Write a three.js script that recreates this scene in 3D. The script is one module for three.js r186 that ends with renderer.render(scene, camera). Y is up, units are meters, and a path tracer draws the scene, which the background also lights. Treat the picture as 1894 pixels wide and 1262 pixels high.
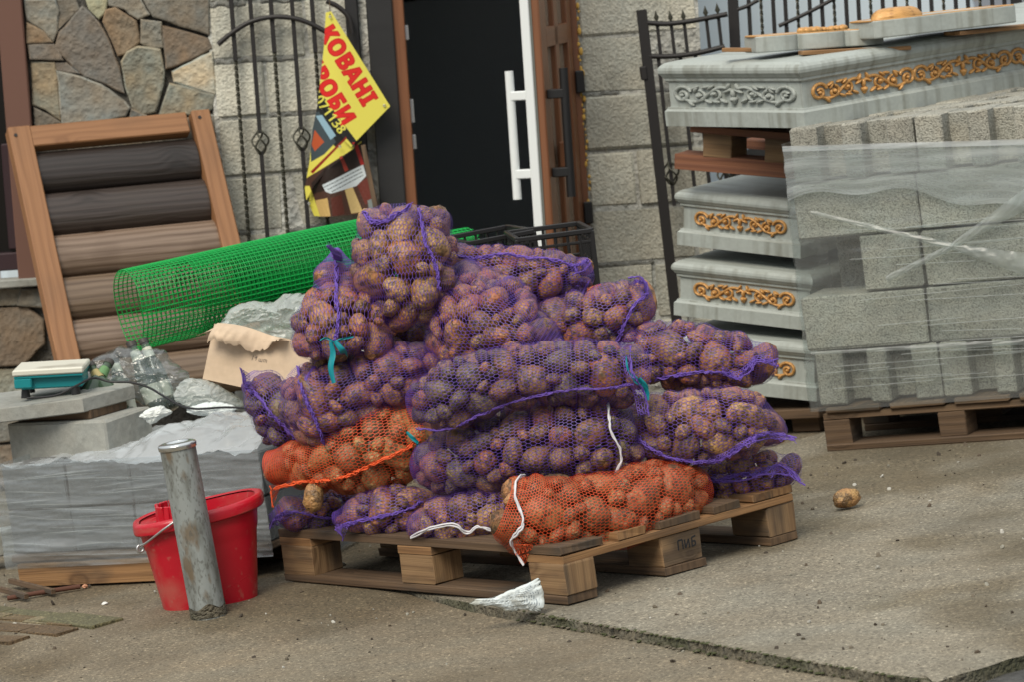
import * as THREE from 'three';
import { mergeGeometries } from 'three/addons/utils/BufferGeometryUtils.js';

// ---------- camera, sky, sun, exposure ----------
const F = 7000, PITCH = 0.1113, ROLL = 0.1351, EYE = new THREE.Vector3(-0.051, 1.711, 9.264);
const scene = new THREE.Scene();
const camera = new THREE.PerspectiveCamera(2 * Math.atan(631 / F) * 180 / Math.PI, 1894 / 1262, 0.1, 400);
camera.position.copy(EYE);
camera.rotation.set(-PITCH, 0, -ROLL, 'XYZ');
camera.focus = 9.75; camera.userData.fStop = 7.1;
camera.updateMatrixWorld();
scene.add(camera);

const renderer = new THREE.WebGLRenderer({ antialias: true });
renderer.toneMapping = THREE.LinearToneMapping;
renderer.toneMappingExposure = 1.98;
renderer.shadowMap.enabled = true;

{ // an even overcast sky, a little brighter overhead
  const w = 64, h = 32, a = new Float32Array(w * h * 4);
  for (let j = 0; j < h; j++) for (let i = 0; i < w; i++) {
    const el = (j + 0.5) / h * Math.PI - Math.PI / 2, k = (1 + 2 * Math.max(0, Math.sin(el))) / 3;
    const L = 0.6 * k;
    a.set([L * 0.95, L * 0.995, L * 1.03, 1], (j * w + i) * 4);
  }
  const sky = new THREE.DataTexture(a, w, h, THREE.RGBAFormat, THREE.FloatType);
  sky.mapping = THREE.EquirectangularReflectionMapping; sky.magFilter = THREE.LinearFilter; sky.needsUpdate = true;
  scene.background = sky; scene.environment = sky;
}
const sun = new THREE.DirectionalLight(0xfff4e2, 1.5);
sun.position.set(-2.4, 7.6, 5.0); sun.target.position.set(0, 0, -1);
sun.castShadow = true; sun.shadow.radius = 56; sun.shadow.mapSize.set(2048, 2048);
Object.assign(sun.shadow.camera, { left: -4, right: 4, top: 4, bottom: -4, near: 1, far: 30 });
scene.add(sun, sun.target);

// ---------- small tools ----------
const V = (x, y, z) => new THREE.Vector3(x, y, z);
function mulberry(a) { return () => { a |= 0; a = a + 0x6D2B79F5 | 0; let t = Math.imul(a ^ a >>> 15, 1 | a); t = t + Math.imul(t ^ t >>> 7, 61 | t) ^ t; return ((t ^ t >>> 14) >>> 0) / 4294967296; }; }
let rnd = mulberry(7);
const rr = (a, b) => a + (b - a) * rnd();
const clamp = (x, a = 0, b = 1) => Math.min(b, Math.max(a, x));
const mixn = (a, b, t) => a + (b - a) * t;
const smooth = (a, b, x) => { const t = clamp((x - a) / (b - a)); return t * t * (3 - 2 * t); };
// survey of the place: directions measured in the photograph turned into points at a chosen distance
const cP = Math.cos(PITCH), sP = Math.sin(PITCH), cR = Math.cos(ROLL), sR = Math.sin(ROLL);
function ray(px, py) {
  const U = px - 947, W = 631 - py, u = U * cR + W * sR, v = -U * sR + W * cR;
  return V(u, v * cP - F * sP, -(F * cP + v * sP)).divideScalar(F);
}
const atZ = (px, py, z) => { const d = ray(px, py); return d.multiplyScalar((z - EYE.z) / d.z).add(EYE); };
const atY = (px, py, y = 0) => { const d = ray(px, py); return d.multiplyScalar((y - EYE.y) / d.y).add(EYE); };
const perPx = z => (EYE.z - z) / F;                         // metres one photo pixel spans there

// ---------- naming ----------
const used = {};
function numbered(n) { const k = used[n] = (used[n] ?? -1) + 1; return k ? `${n}_${String(k).padStart(3, '0')}` : n; }
function tag(o, label, category, group) { o.userData.label = label; o.userData.category = category; if (group) o.userData.group = group; return o; }
function thing(name, label, category, pos = V(0, 0, 0), group) {
  const g = new THREE.Group(); g.name = numbered(name); g.position.copy(pos); scene.add(g); tag(g, label, category, group); return g;
}
function part(name, geo, mat, parent, label) {
  const m = new THREE.Mesh(geo, mat); m.name = name; m.castShadow = m.receiveShadow = true;
  if (parent) parent.add(m); else { m.name = numbered(name); scene.add(m); }
  if (label) m.userData.label = label;
  return m;
}
function struct(name, geo, mat) { const m = part(name, geo, mat, null); m.userData.kind = 'structure'; return m; }
function basis(g, x, yish) { // turn a group so that its x runs along x and its y leans to yish
  const X = x.clone().normalize(), N = X.clone().cross(yish).normalize(), Y = N.clone().cross(X);
  g.quaternion.setFromRotationMatrix(new THREE.Matrix4().makeBasis(X, Y, N)); g.updateMatrixWorld(true); return g;
}

// ---------- noise and textures ----------
function hash2(x, y, s) { let h = Math.imul(x, 374761393) ^ Math.imul(y, 668265263) ^ Math.imul(s, 974711); h = Math.imul(h ^ h >>> 13, 1274126177); h ^= h >>> 16; return (h >>> 0) / 4294967296; }
function vnoise(x, y, px, py, s) { // periodic value noise
  const xi = Math.floor(x), yi = Math.floor(y), fx = x - xi, fy = y - yi, u = fx * fx * (3 - 2 * fx), v = fy * fy * (3 - 2 * fy);
  const m = (a, p) => ((a % p) + p) % p, x0 = m(xi, px), x1 = m(xi + 1, px), y0 = m(yi, py), y1 = m(yi + 1, py);
  return mixn(mixn(hash2(x0, y0, s), hash2(x1, y0, s), u), mixn(hash2(x0, y1, s), hash2(x1, y1, s), u), v);
}
function fbm(u, v, fx, fy, oct, s) { let a = 0, w = 0.5, t = 0; for (let o = 0; o < oct; o++) { a += w * vnoise(u * fx, v * fy, fx, fy, s + o); t += w; w *= 0.5; fx *= 2; fy *= 2; } return a / t; }
function noise3(x, y, z, s = 0) {
  const xi = Math.floor(x), yi = Math.floor(y), zi = Math.floor(z), f = t => t * t * (3 - 2 * t), a = f(x - xi), b = f(y - yi), c = f(z - zi);
  const h = (i, j, k) => hash2(xi + i + (zi + k) * 57, yi + j + (zi + k) * 131, s);
  return mixn(mixn(mixn(h(0, 0, 0), h(1, 0, 0), a), mixn(h(0, 1, 0), h(1, 1, 0), a), b), mixn(mixn(h(0, 0, 1), h(1, 0, 1), a), mixn(h(0, 1, 1), h(1, 1, 1), a), b), c);
}
const enc = c => Math.round(255 * clamp(c <= 0.0031308 ? 12.92 * c : 1.055 * Math.pow(c, 1 / 2.4) - 0.055));
function texture(w, h, fn, { color = true, rx = 1, ry = 1 } = {}) { // fn(u, v) gives linear rgb, or one number for a height or roughness
  const d = new Uint8Array(w * h * 4);
  for (let j = 0; j < h; j++) for (let i = 0; i < w; i++) {
    const c = fn((i + 0.5) / w, (j + 0.5) / h), k = (j * w + i) * 4;
    if (color) { d[k] = enc(c[0]); d[k + 1] = enc(c[1]); d[k + 2] = enc(c[2]); } else d[k] = d[k + 1] = d[k + 2] = Math.round(255 * clamp(c));
    d[k + 3] = 255;
  }
  const t = new THREE.DataTexture(d, w, h, THREE.RGBAFormat); t.wrapS = t.wrapT = THREE.RepeatWrapping; t.magFilter = THREE.LinearFilter; t.minFilter = THREE.LinearMipmapLinearFilter;
  if (color) t.colorSpace = THREE.SRGBColorSpace;
  t.repeat.set(rx, ry); t.needsUpdate = true; return t;
}
const lin = (r, g, b) => new THREE.Color().setRGB(r, g, b);
const std = (c, rough = 0.8, more = {}) => new THREE.MeshStandardMaterial({ color: Array.isArray(c) ? lin(...c) : c, roughness: rough, ...more });
const mul = (a, k) => [a[0] * k, a[1] * k, a[2] * k];
const mix3 = (a, b, t) => [mixn(a[0], b[0], t), mixn(a[1], b[1], t), mixn(a[2], b[2], t)];

// ---------- geometry ----------
function soup(tris, uvs) { const g = new THREE.BufferGeometry(); g.setAttribute('position', new THREE.Float32BufferAttribute(tris, 3)); if (uvs) g.setAttribute('uv', new THREE.Float32BufferAttribute(uvs, 2)); g.computeVertexNormals(); return g; }
function boxUV(g, ou = 0, ov = 0, k = 1) { // metre uv from the faces' directions, u along the longest side
  g = g.index ? g.toNonIndexed() : g; g.computeBoundingBox();
  const s = g.boundingBox.getSize(V(0, 0, 0)).toArray(), L = s.indexOf(Math.max(...s));
  const p = g.attributes.position, uv = new Float32Array(p.count * 2), a = V(0, 0, 0), b = V(0, 0, 0), c = V(0, 0, 0);
  for (let i = 0; i < p.count; i += 3) {
    a.fromBufferAttribute(p, i); b.fromBufferAttribute(p, i + 1); c.fromBufferAttribute(p, i + 2);
    const n = b.clone().sub(a).cross(c.clone().sub(a)).toArray().map(Math.abs), N = n.indexOf(Math.max(...n));
    let [x, y] = [0, 1, 2].filter(q => q !== N); if (y === L) [x, y] = [y, x];
    [a, b, c].forEach((q, m) => { const t = q.toArray(); uv[(i + m) * 2] = t[x] * k + ou; uv[(i + m) * 2 + 1] = t[y] * k + ov + N * 0.31; });
  }
  g.setAttribute('uv', new THREE.BufferAttribute(uv, 2)); return g;
}
function chamfer(w, h, d, c = 0.003, jit = 0) { // a box with cut edges, centred
  const X = w / 2, Y = h / 2, Z = d / 2; c = Math.min(c, X * 0.6, Y * 0.6, Z * 0.6);
  const J = {}; const P = (sx, sy, sz, ax) => { const k = [sx, sy, sz, ax].join(); if (!J[k]) J[k] = [sx * (X - (ax === 0 ? 0 : c)) + rr(-jit, jit), sy * (Y - (ax === 1 ? 0 : c)) + rr(-jit, jit), sz * (Z - (ax === 2 ? 0 : c)) + rr(-jit, jit)]; return J[k]; };
  const t = [], cen = [0, 0, 0];
  const face = ps => { const a = V(...ps[0]), n = V(...ps[1]).sub(a).cross(V(...ps[2]).sub(a)); const out = n.dot(a.add(V(...ps[1])).add(V(...ps[2]))) > 0; const q = out ? ps : ps.slice().reverse(); for (let i = 1; i < q.length - 1; i++) t.push(...q[0], ...q[i], ...q[i + 1]); };
  for (const s of [-1, 1]) {
    face([P(s, -1, -1, 0), P(s, 1, -1, 0), P(s, 1, 1, 0), P(s, -1, 1, 0)]);
    face([P(-1, s, -1, 1), P(1, s, -1, 1), P(1, s, 1, 1), P(-1, s, 1, 1)]);
    face([P(-1, -1, s, 2), P(1, -1, s, 2), P(1, 1, s, 2), P(-1, 1, s, 2)]);
    for (const q of [-1, 1]) {
      face([P(s, q, -1, 0), P(s, q, 1, 0), P(s, q, 1, 1), P(s, q, -1, 1)]);
      face([P(s, -1, q, 0), P(s, 1, q, 0), P(s, 1, q, 2), P(s, -1, q, 2)]);
      face([P(-1, s, q, 1), P(1, s, q, 1), P(1, s, q, 2), P(-1, s, q, 2)]);
      for (const z of [-1, 1]) face([P(s, q, z, 0), P(s, q, z, 1), P(s, q, z, 2)]);
    }
  }
  return soup(t);
}
const brick = (w, h, d, c = 0.003, jit = 0) => boxUV(chamfer(w, h, d, c, jit), rr(0, 5), rr(0, 5));
function put(m, x, y, z, rx = 0, ry = 0, rz = 0) { m.position.set(x, y, z); m.rotation.set(rx, ry, rz); return m; }
function tube(pts, r, seg = 24, rad = 6, closed = false) { return new THREE.TubeGeometry(new THREE.CatmullRomCurve3(pts, closed), seg, r, rad, closed); }
function clean(g) { for (const k of Object.keys(g.attributes)) if (!['position', 'normal', 'uv'].includes(k)) g.deleteAttribute(k); if (!g.attributes.uv) g.setAttribute('uv', new THREE.BufferAttribute(new Float32Array(g.attributes.position.count * 2), 2)); return g.index ? g.toNonIndexed() : g; }
const merge = list => mergeGeometries(list.map(clean));
const moved = (g, x, y, z, rx = 0, ry = 0, rz = 0) => g.applyMatrix4(new THREE.Matrix4().compose(V(x, y, z), new THREE.Quaternion().setFromEuler(new THREE.Euler(rx, ry, rz)), V(1, 1, 1)));
function bar(a, b, w, d = w, c = 0.001) { // a square bar between two points
  const g = chamfer(w, a.distanceTo(b), d, c), m = new THREE.Matrix4(), y = b.clone().sub(a).normalize();
  let z = V(0, 0, 1); z.sub(y.clone().multiplyScalar(z.dot(y))).normalize(); const x = y.clone().cross(z);
  m.makeBasis(x, y, z).setPosition(a.clone().add(b).multiplyScalar(0.5)); return g.applyMatrix4(m);
}
function gridSheet(nu, nv, fn, uvk = null) { // smooth sheet from fn(u, v)
  const p = [], uv = [], ix = [];
  for (let j = 0; j <= nv; j++) for (let i = 0; i <= nu; i++) { const q = fn(i / nu, j / nv); p.push(q.x, q.y, q.z); uv.push(uvk ? i / nu * uvk[0] : i / nu, uvk ? j / nv * uvk[1] : j / nv); }
  for (let j = 0; j < nv; j++) for (let i = 0; i < nu; i++) { const a = j * (nu + 1) + i, b = a + 1, c = a + nu + 1, d = c + 1; ix.push(a, b, d, a, d, c); }
  const g = new THREE.BufferGeometry(); g.setAttribute('position', new THREE.Float32BufferAttribute(p, 3)); g.setAttribute('uv', new THREE.Float32BufferAttribute(uv, 2)); g.setIndex(ix); g.computeVertexNormals(); return g;
}
function rectLoft(w, d, profile) { // rings of a rectangle w x d pushed out by profile [offset, y], closed below and above
  const t = []; const ring = ([o, y]) => [[-w / 2 - o, y, d / 2 + o], [w / 2 + o, y, d / 2 + o], [w / 2 + o, y, -d / 2 - o], [-w / 2 - o, y, -d / 2 - o]];
  for (let k = 0; k < profile.length - 1; k++) { const a = ring(profile[k]), b = ring(profile[k + 1]); for (let i = 0; i < 4; i++) { const j = (i + 1) % 4; t.push(...a[i], ...a[j], ...b[j], ...a[i], ...b[j], ...b[i]); } }
  const lo = ring(profile[0]), hi = ring(profile[profile.length - 1]);
  t.push(...lo[0], ...lo[2], ...lo[1], ...lo[0], ...lo[3], ...lo[2], ...hi[0], ...hi[1], ...hi[2], ...hi[0], ...hi[2], ...hi[3]);
  return soup(t);
}
// ---------- materials ----------
const M = {};
function woodMat(base, dark, { seed = 1, rings = 9, dirt = 0.3, dirtC = [0.05, 0.04, 0.03], bump = 0.0015, rough = 0.8, knots = 2, len = 1 } = {}) { // grain along u, one tile a metre by a quarter
  const r = mulberry(seed * 77 + 5), kn = Array.from({ length: knots }, () => [r(), r(), 0.012 + r() * 0.02]);
  const f = (u, v) => {
    const w = fbm(u, v, 3, 4, 3, seed) * 2.2; let k = 0;
    for (const [a, b, s] of kn) { let dx = Math.abs(u - a); dx = Math.min(dx, 1 - dx); let dy = Math.abs(v - b); dy = Math.min(dy, 1 - dy) * 0.25; k = Math.max(k, Math.exp(-(dx * dx * 0.35 + dy * dy) / (s * s))); }
    const g = 0.5 + 0.5 * Math.sin((v * rings + w * 0.6 + k * 1.6) * 2 * Math.PI), fib = fbm(u, v, 6, 120, 3, seed + 9);
    return [g, fib, k, fbm(u, v, 5, 3, 4, seed + 20)];
  };
  const map = texture(512, 256, (u, v) => { const [g, fib, k, d] = f(u, v); let c = mix3(base, dark, clamp(0.55 * g * g + 0.45 * (fib - 0.3) * 1.4 + k * 0.7)); return mix3(c, dirtC, clamp((d - 0.52) * 4) * dirt + clamp((fib - 0.6) * 3) * dirt * 0.5); }, { rx: 1 / len, ry: 4 });
  const bm = texture(256, 256, (u, v) => { const [g, fib] = f(u, v); return 0.35 * g + 0.65 * fib; }, { color: false, rx: 1 / len, ry: 4 });
  return std(0xffffff, rough, { map, bumpMap: bm, bumpScale: bump });
}
M.pine = woodMat([0.30, 0.165, 0.07], [0.14, 0.07, 0.028], { seed: 3, dirt: 0.75 });
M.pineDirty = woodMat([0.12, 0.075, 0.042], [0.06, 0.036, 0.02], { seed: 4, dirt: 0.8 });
M.pineGrey = woodMat([0.16, 0.10, 0.055], [0.08, 0.048, 0.026], { seed: 5, dirt: 0.8 });
M.pineBlock = woodMat([0.26, 0.162, 0.08], [0.15, 0.085, 0.04], { seed: 6, dirt: 0.7, rings: 7, knots: 3 });
M.pineRed = woodMat([0.22, 0.09, 0.045], [0.12, 0.045, 0.025], { seed: 7, dirt: 0.4 });
M.frameWood = woodMat([0.30, 0.145, 0.063], [0.21, 0.095, 0.038], { seed: 8, dirt: 0.12, knots: 1, rough: 0.55, bump: 0.0006 });
M.logDark = woodMat([0.034, 0.026, 0.023], [0.016, 0.012, 0.010], { seed: 9, rings: 18, dirt: 0.15, rough: 0.42 });
M.logMid = woodMat([0.058, 0.044, 0.038], [0.026, 0.019, 0.016], { seed: 10, rings: 18, dirt: 0.25, rough: 0.40 });
M.logPale = woodMat([0.235, 0.17, 0.125], [0.085, 0.05, 0.03], { seed: 11, rings: 16, dirt: 0.4, dirtC: [0.09, 0.055, 0.035], rough: 0.4 });
M.logTan = woodMat([0.19, 0.135, 0.092], [0.07, 0.042, 0.025], { seed: 12, rings: 16, dirt: 0.4, dirtC: [0.085, 0.055, 0.035], rough: 0.4 });

function grainy(base, spread, { seed = 1, speck = 0.5, stain = 0.35, stainC = null, bump = 0.004, rough = 0.95, size = 1, px = 512, coarse = 70, warm = 0.04, pits = 0.0, pebbles = 0 } = {}) { // rough cast stone: speckle, patches and pits; tile = size metres
  const st = stainC || mul(base, 0.55);
  const map = texture(px, px, (u, v) => {
    const f = fbm(u, v, coarse, coarse, 3, seed), g = fbm(u, v, 5, 5, 5, seed + 7), h = hash2(Math.floor(u * px), Math.floor(v * px), seed), w = fbm(u, v, 9, 9, 3, seed + 31) - 0.5;
    let k = 1 + (f - 0.5) * spread * 2 + (g - 0.5) * 0.5 + (h - 0.5) * speck * 0.5; if (f < 0.36 - 0.0) k *= 1 - pits;
    if (pebbles) { const q = fbm(u, v, pebbles, pebbles, 2, seed + 70); k *= q > 0.66 ? 1 + (q - 0.66) * 5 : q < 0.30 ? 1 - (0.30 - q) * 4 : 1; } let c = mul(base, k); c = [c[0] * (1 + warm * w * 2), c[1], c[2] * (1 - warm * w * 2)];
    return mix3(c, st, clamp((fbm(u, v, 3, 3, 5, seed + 50) - 0.5) * 4) * stain);
  }, { rx: 1 / size, ry: 1 / size });
  const bm = texture(px, px, (u, v) => 0.75 * fbm(u, v, coarse, coarse, 3, seed) + 0.25 * fbm(u, v, 8, 8, 4, seed + 7), { color: false, rx: 1 / size, ry: 1 / size });
  return std(0xffffff, rough, { map, bumpMap: bm, bumpScale: bump });
}
M.pavement = grainy([0.19, 0.172, 0.132], 0.45, { seed: 21, speck: 0.8, stain: 0.5, stainC: [0.115, 0.098, 0.068], bump: 0.005, size: 1.3, px: 1024, coarse: 210, warm: 0.05, pebbles: 230 });
M.pavementFront = grainy([0.155, 0.13, 0.09], 0.38, { seed: 22, speck: 0.9, stain: 0.65, stainC: [0.095, 0.072, 0.043], bump: 0.004, size: 1.1, px: 1024, coarse: 190, warm: 0.05, pebbles: 200 });
M.asphalt = grainy([0.055, 0.056, 0.055], 0.6, { seed: 23, bump: 0.008, size: 0.8, coarse: 60 });
M.earth = grainy([0.11, 0.09, 0.062], 0.4, { seed: 24, bump: 0.01, size: 1.5 });
M.joint = grainy([0.10, 0.09, 0.065], 0.5, { seed: 25, stain: 0.8, stainC: [0.045, 0.05, 0.022], bump: 0.012, size: 0.5 });
const blockTones = [[0.50, 0.495, 0.425], [0.455, 0.45, 0.385], [0.535, 0.53, 0.455], [0.42, 0.415, 0.355]];
M.wallBlock = blockTones.map((c, i) => grainy(c, 0.30, { seed: 30 + i, speck: 0.7, stain: 0.4, bump: 0.006, size: 0.7, coarse: 110 }));
M.mortar = grainy([0.46, 0.465, 0.43], 0.35, { seed: 36, bump: 0.016, size: 0.5, coarse: 30 });
M.mortarDark = grainy([0.085, 0.08, 0.07], 0.4, { seed: 37, bump: 0.01, size: 0.5 });
M.stackBlock = [[0.325, 0.32, 0.275], [0.295, 0.29, 0.25], [0.35, 0.345, 0.295]].map((c, i) => grainy(c, 0.42, { seed: 40 + i, speck: 1.0, stain: 0.25, bump: 0.004, size: 0.5, coarse: 150, pits: 0.3 }));
M.greyCast = grainy([0.28, 0.285, 0.26], 0.18, { seed: 46, speck: 0.4, stain: 0.35, bump: 0.002, size: 0.8, coarse: 50 });
const stoneTones = { grey: [0.235, 0.225, 0.19], mauve: [0.175, 0.145, 0.12], tan: [0.28, 0.235, 0.155], cream: [0.55, 0.52, 0.41], rust: [0.235, 0.155, 0.085], dark: [0.145, 0.132, 0.11], olive: [0.30, 0.29, 0.22], lime: [0.40, 0.39, 0.24], brown: [0.16, 0.115, 0.08] };
M.stone = {}; Object.entries(stoneTones).forEach(([k, c], i) => { c = mix3(c, [0.235, 0.222, 0.185], 0.35); M.stone[k] = grainy(c, 0.25, { seed: 50 + i, speck: 0.35, stain: 0.6, stainC: mix3(mul(c, 0.6), [0.2, 0.11, 0.05], 0.25), bump: 0.008, size: 0.55, coarse: 40, warm: 0.2 }); });
// cast plinths: pale grey paint with rain streaks
M.plinth = (() => {
  const map = texture(512, 512, (u, v) => { const s = fbm(u, v, 46, 3, 4, 71), b = fbm(u, v, 6, 6, 4, 72), f = fbm(u, v, 120, 120, 2, 73); return mul(mix3([0.36, 0.395, 0.375], [0.18, 0.185, 0.155], clamp((s - 0.5) * 3.2 + (b - 0.5) * 0.8) * 0.6), 0.92 + 0.16 * f); });
  return std(0xffffff, 0.5, { map, bumpMap: texture(256, 256, (u, v) => fbm(u, v, 40, 40, 3, 75), { color: false }), bumpScale: 0.0012 });
})();
M.gold = std(0xffffff, 0.42, { map: texture(128, 128, (u, v) => mix3([0.58, 0.31, 0.10], [0.30, 0.145, 0.045], clamp((fbm(u, v, 6, 6, 4, 77) - 0.45) * 3)), { rx: 6, ry: 6 }), metalness: 0.15 });
M.iron = std([0.022, 0.02, 0.02], 0.5, { metalness: 0.2 });
M.ironTwist = std([0.045, 0.045, 0.032], 0.45, { metalness: 0.35 });
M.brownPaint = std([0.145, 0.072, 0.052], 0.5);
M.doorBrown = woodMat([0.215, 0.09, 0.042], [0.155, 0.06, 0.027], { seed: 14, dirt: 0.05, knots: 0, rough: 0.38, bump: 0.0003 });
M.white = std([0.76, 0.80, 0.81], 0.35);
M.blackPlastic = std([0.014, 0.014, 0.015], 0.38);
M.darkSheet = std(0xffffff, 0.45, { map: texture(256, 256, (u, v) => mul([0.022, 0.022, 0.023], 0.7 + 0.6 * fbm(u, v, 20, 3, 4, 81))) });
M.plaster = std([0.20, 0.20, 0.175], 0.9); M.blackBacking = std([0.02, 0.02, 0.02], 0.9);
M.foam = std([0.62, 0.38, 0.085], 0.9);
M.steel = std([0.5, 0.5, 0.5], 0.35, { metalness: 0.8 });
M.glassDull = new THREE.MeshPhysicalMaterial({ color: lin(0.30, 0.26, 0.2), roughness: 0.12, clearcoat: 0.6 });
M.glassDark = new THREE.MeshPhysicalMaterial({ color: lin(0.006, 0.005, 0.005), roughness: 0.12 });
M.red = std(0xffffff, 0.36, { map: texture(512, 512, (u, v) => { const d = fbm(u, v, 7, 7, 5, 91), f = fbm(u, v, 60, 60, 2, 92); return mix3([0.46, 0.008, 0.022], [0.40, 0.16, 0.12], clamp((d - 0.56) * 3.2) * 0.55 + clamp((f - 0.72) * 6) * 0.35); }), roughnessMap: texture(128, 128, (u, v) => 0.6 + 0.4 * fbm(u, v, 8, 8, 4, 93), { color: false }) });
M.galv = std(0xffffff, 0.5, { metalness: 0.25, map: texture(512, 512, (u, v) => {
  const s = fbm(u, v, 14, 5, 5, 95), r = fbm(u, v, 9, 4, 5, 96), f = fbm(u, v, 70, 34, 2, 97);
  let c = mix3([0.29, 0.32, 0.315], [0.17, 0.18, 0.165], clamp((s - 0.4) * 3)); c = mix3(c, [0.15, 0.10, 0.05], clamp((r - 0.53) * 6) * 0.75); return mix3(c, [0.10, 0.10, 0.09], clamp((f - 0.6) * 5) * 0.6);
}) });
M.teal = std([0.004, 0.215, 0.24], 0.4);
M.tealRibbon = std([0.0, 0.24, 0.29], 0.45);
M.panWhite = std(0xffffff, 0.5, { map: texture(128, 128, (u, v) => mix3([0.62, 0.61, 0.53], [0.3, 0.28, 0.22], clamp((fbm(u, v, 9, 9, 4, 99) - 0.55) * 5) * 0.7)) });
M.card = std(0xffffff, 0.9, { map: texture(512, 512, (u, v) => mul(mix3([0.60, 0.47, 0.345], [0.50, 0.38, 0.265], fbm(u, v, 4, 30, 4, 101)), 0.94 + 0.12 * fbm(u, v, 90, 90, 2, 102))) });
M.green = new THREE.MeshPhysicalMaterial({ color: lin(0.0, 0.33, 0.055), roughness: 0.4 });
M.cord = std([0.012, 0.012, 0.013], 0.5);
M.yellowEdge = std([0.80, 0.74, 0.18], 0.5);
// thin polythene: clear where it lies smooth, milky where it is folded
function film(rough, map, bump, color = [0.93, 0.96, 0.97], clear = 1) { return new THREE.MeshPhysicalMaterial({ color: lin(...color), transmission: clear, thickness: 0, roughness: rough, ior: 1.6, side: THREE.DoubleSide, ...(map ? { roughnessMap: map } : {}), ...(bump ? { bumpMap: bump, bumpScale: 0.008 } : {}) }); }
const streakTex = (seed, lo, hi, fx, fy) => texture(512, 512, (u, v) => { const w = fbm(u, v, 3, 3, 3, seed + 3) * 0.10, s = fbm(u, (v + w) % 1, fx, fy, 3, seed), b = fbm(u, v, 4, 4, 4, seed + 5); return mixn(lo, hi, clamp((s - 0.5) * 4 + (b - 0.5) * 1.2 + 0.25)); }, { color: false });
M.filmStack = film(1, streakTex(111, 0.05, 0.34, 2, 36), null, [0.86, 0.9, 0.9], 0.93);
M.filmBand = film(1, streakTex(113, 0.18, 0.55, 2, 26), null, [0.84, 0.89, 0.9], 0.84);
M.filmCross = film(0.4, null, null, [0.86, 0.9, 0.9], 0.9);
M.filmLoad = film(1, streakTex(117, 0.08, 0.34, 3, 9), null, [0.80, 0.85, 0.88], 0.86); M.loadBlock = grainy([0.16, 0.168, 0.17], 0.2, { seed: 48, speck: 0.3, stain: 0.3, bump: 0.002, size: 0.6 });
M.filmTop = film(0.26, null, null, [0.84, 0.88, 0.90], 0.7);
M.bagClear = film(0.14, null, null, [0.8, 0.85, 0.87], 0.93);
M.bagMilky = film(0.35, null, null, [0.86, 0.91, 0.89], 0.74);
// potatoes
function skin(base, rosy, soil, seed, soilK) {
  const map = texture(256, 256, (u, v) => {
    const a = fbm(u, v, 5, 4, 4, seed), b = fbm(u, v, 9, 8, 4, seed + 3), f = fbm(u, v, 50, 40, 2, seed + 5), e = fbm(u, v, 11, 9, 1, seed + 9);
    let c = mix3(base, rosy, clamp((a - 0.4) * 3)); c = mix3(c, soil, clamp(clamp((b - 0.44) * 5) * soilK + clamp((f - 0.52) * 5) * 0.55)); return mix3(c, mul(soil, 0.5), clamp((e - 0.83) * 9) * 0.8);
  });
  return std(0xffffff, 0.5, { map, bumpMap: M.skinBump ??= texture(256, 256, (u, v) => { const e = fbm(u, v, 11, 9, 1, seed + 9); return 0.6 * fbm(u, v, 30, 24, 3, 130) + 0.5 - 0.6 * clamp((e - 0.8) * 6); }, { color: false }), bumpScale: 0.005 });
}
M.potato = [skin([0.47, 0.285, 0.11], [0.39, 0.20, 0.08], [0.095, 0.058, 0.028], 140, 0.7), skin([0.37, 0.175, 0.075], [0.34, 0.115, 0.058], [0.08, 0.045, 0.024], 150, 0.78), skin([0.28, 0.16, 0.07], [0.245, 0.105, 0.05], [0.066, 0.042, 0.024], 160, 0.88), skin([0.19, 0.135, 0.07], [0.155, 0.097, 0.054], [0.055, 0.042, 0.027], 170, 0.98), skin([0.41, 0.21, 0.082], [0.37, 0.14, 0.063], [0.09, 0.048, 0.024], 180, 0.68)];
M.purple = std([0.10, 0.045, 0.32], 0.5); M.purpleSeam = std([0.13, 0.068, 0.38], 0.6);
M.orange = std([0.60, 0.062, 0.012], 0.6); M.orangeSeam = std([0.75, 0.10, 0.02], 0.6);
M.cordWhite = std([0.66, 0.66, 0.70], 0.75);
M.moss = std([0.05, 0.07, 0.02], 0.95);
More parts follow.
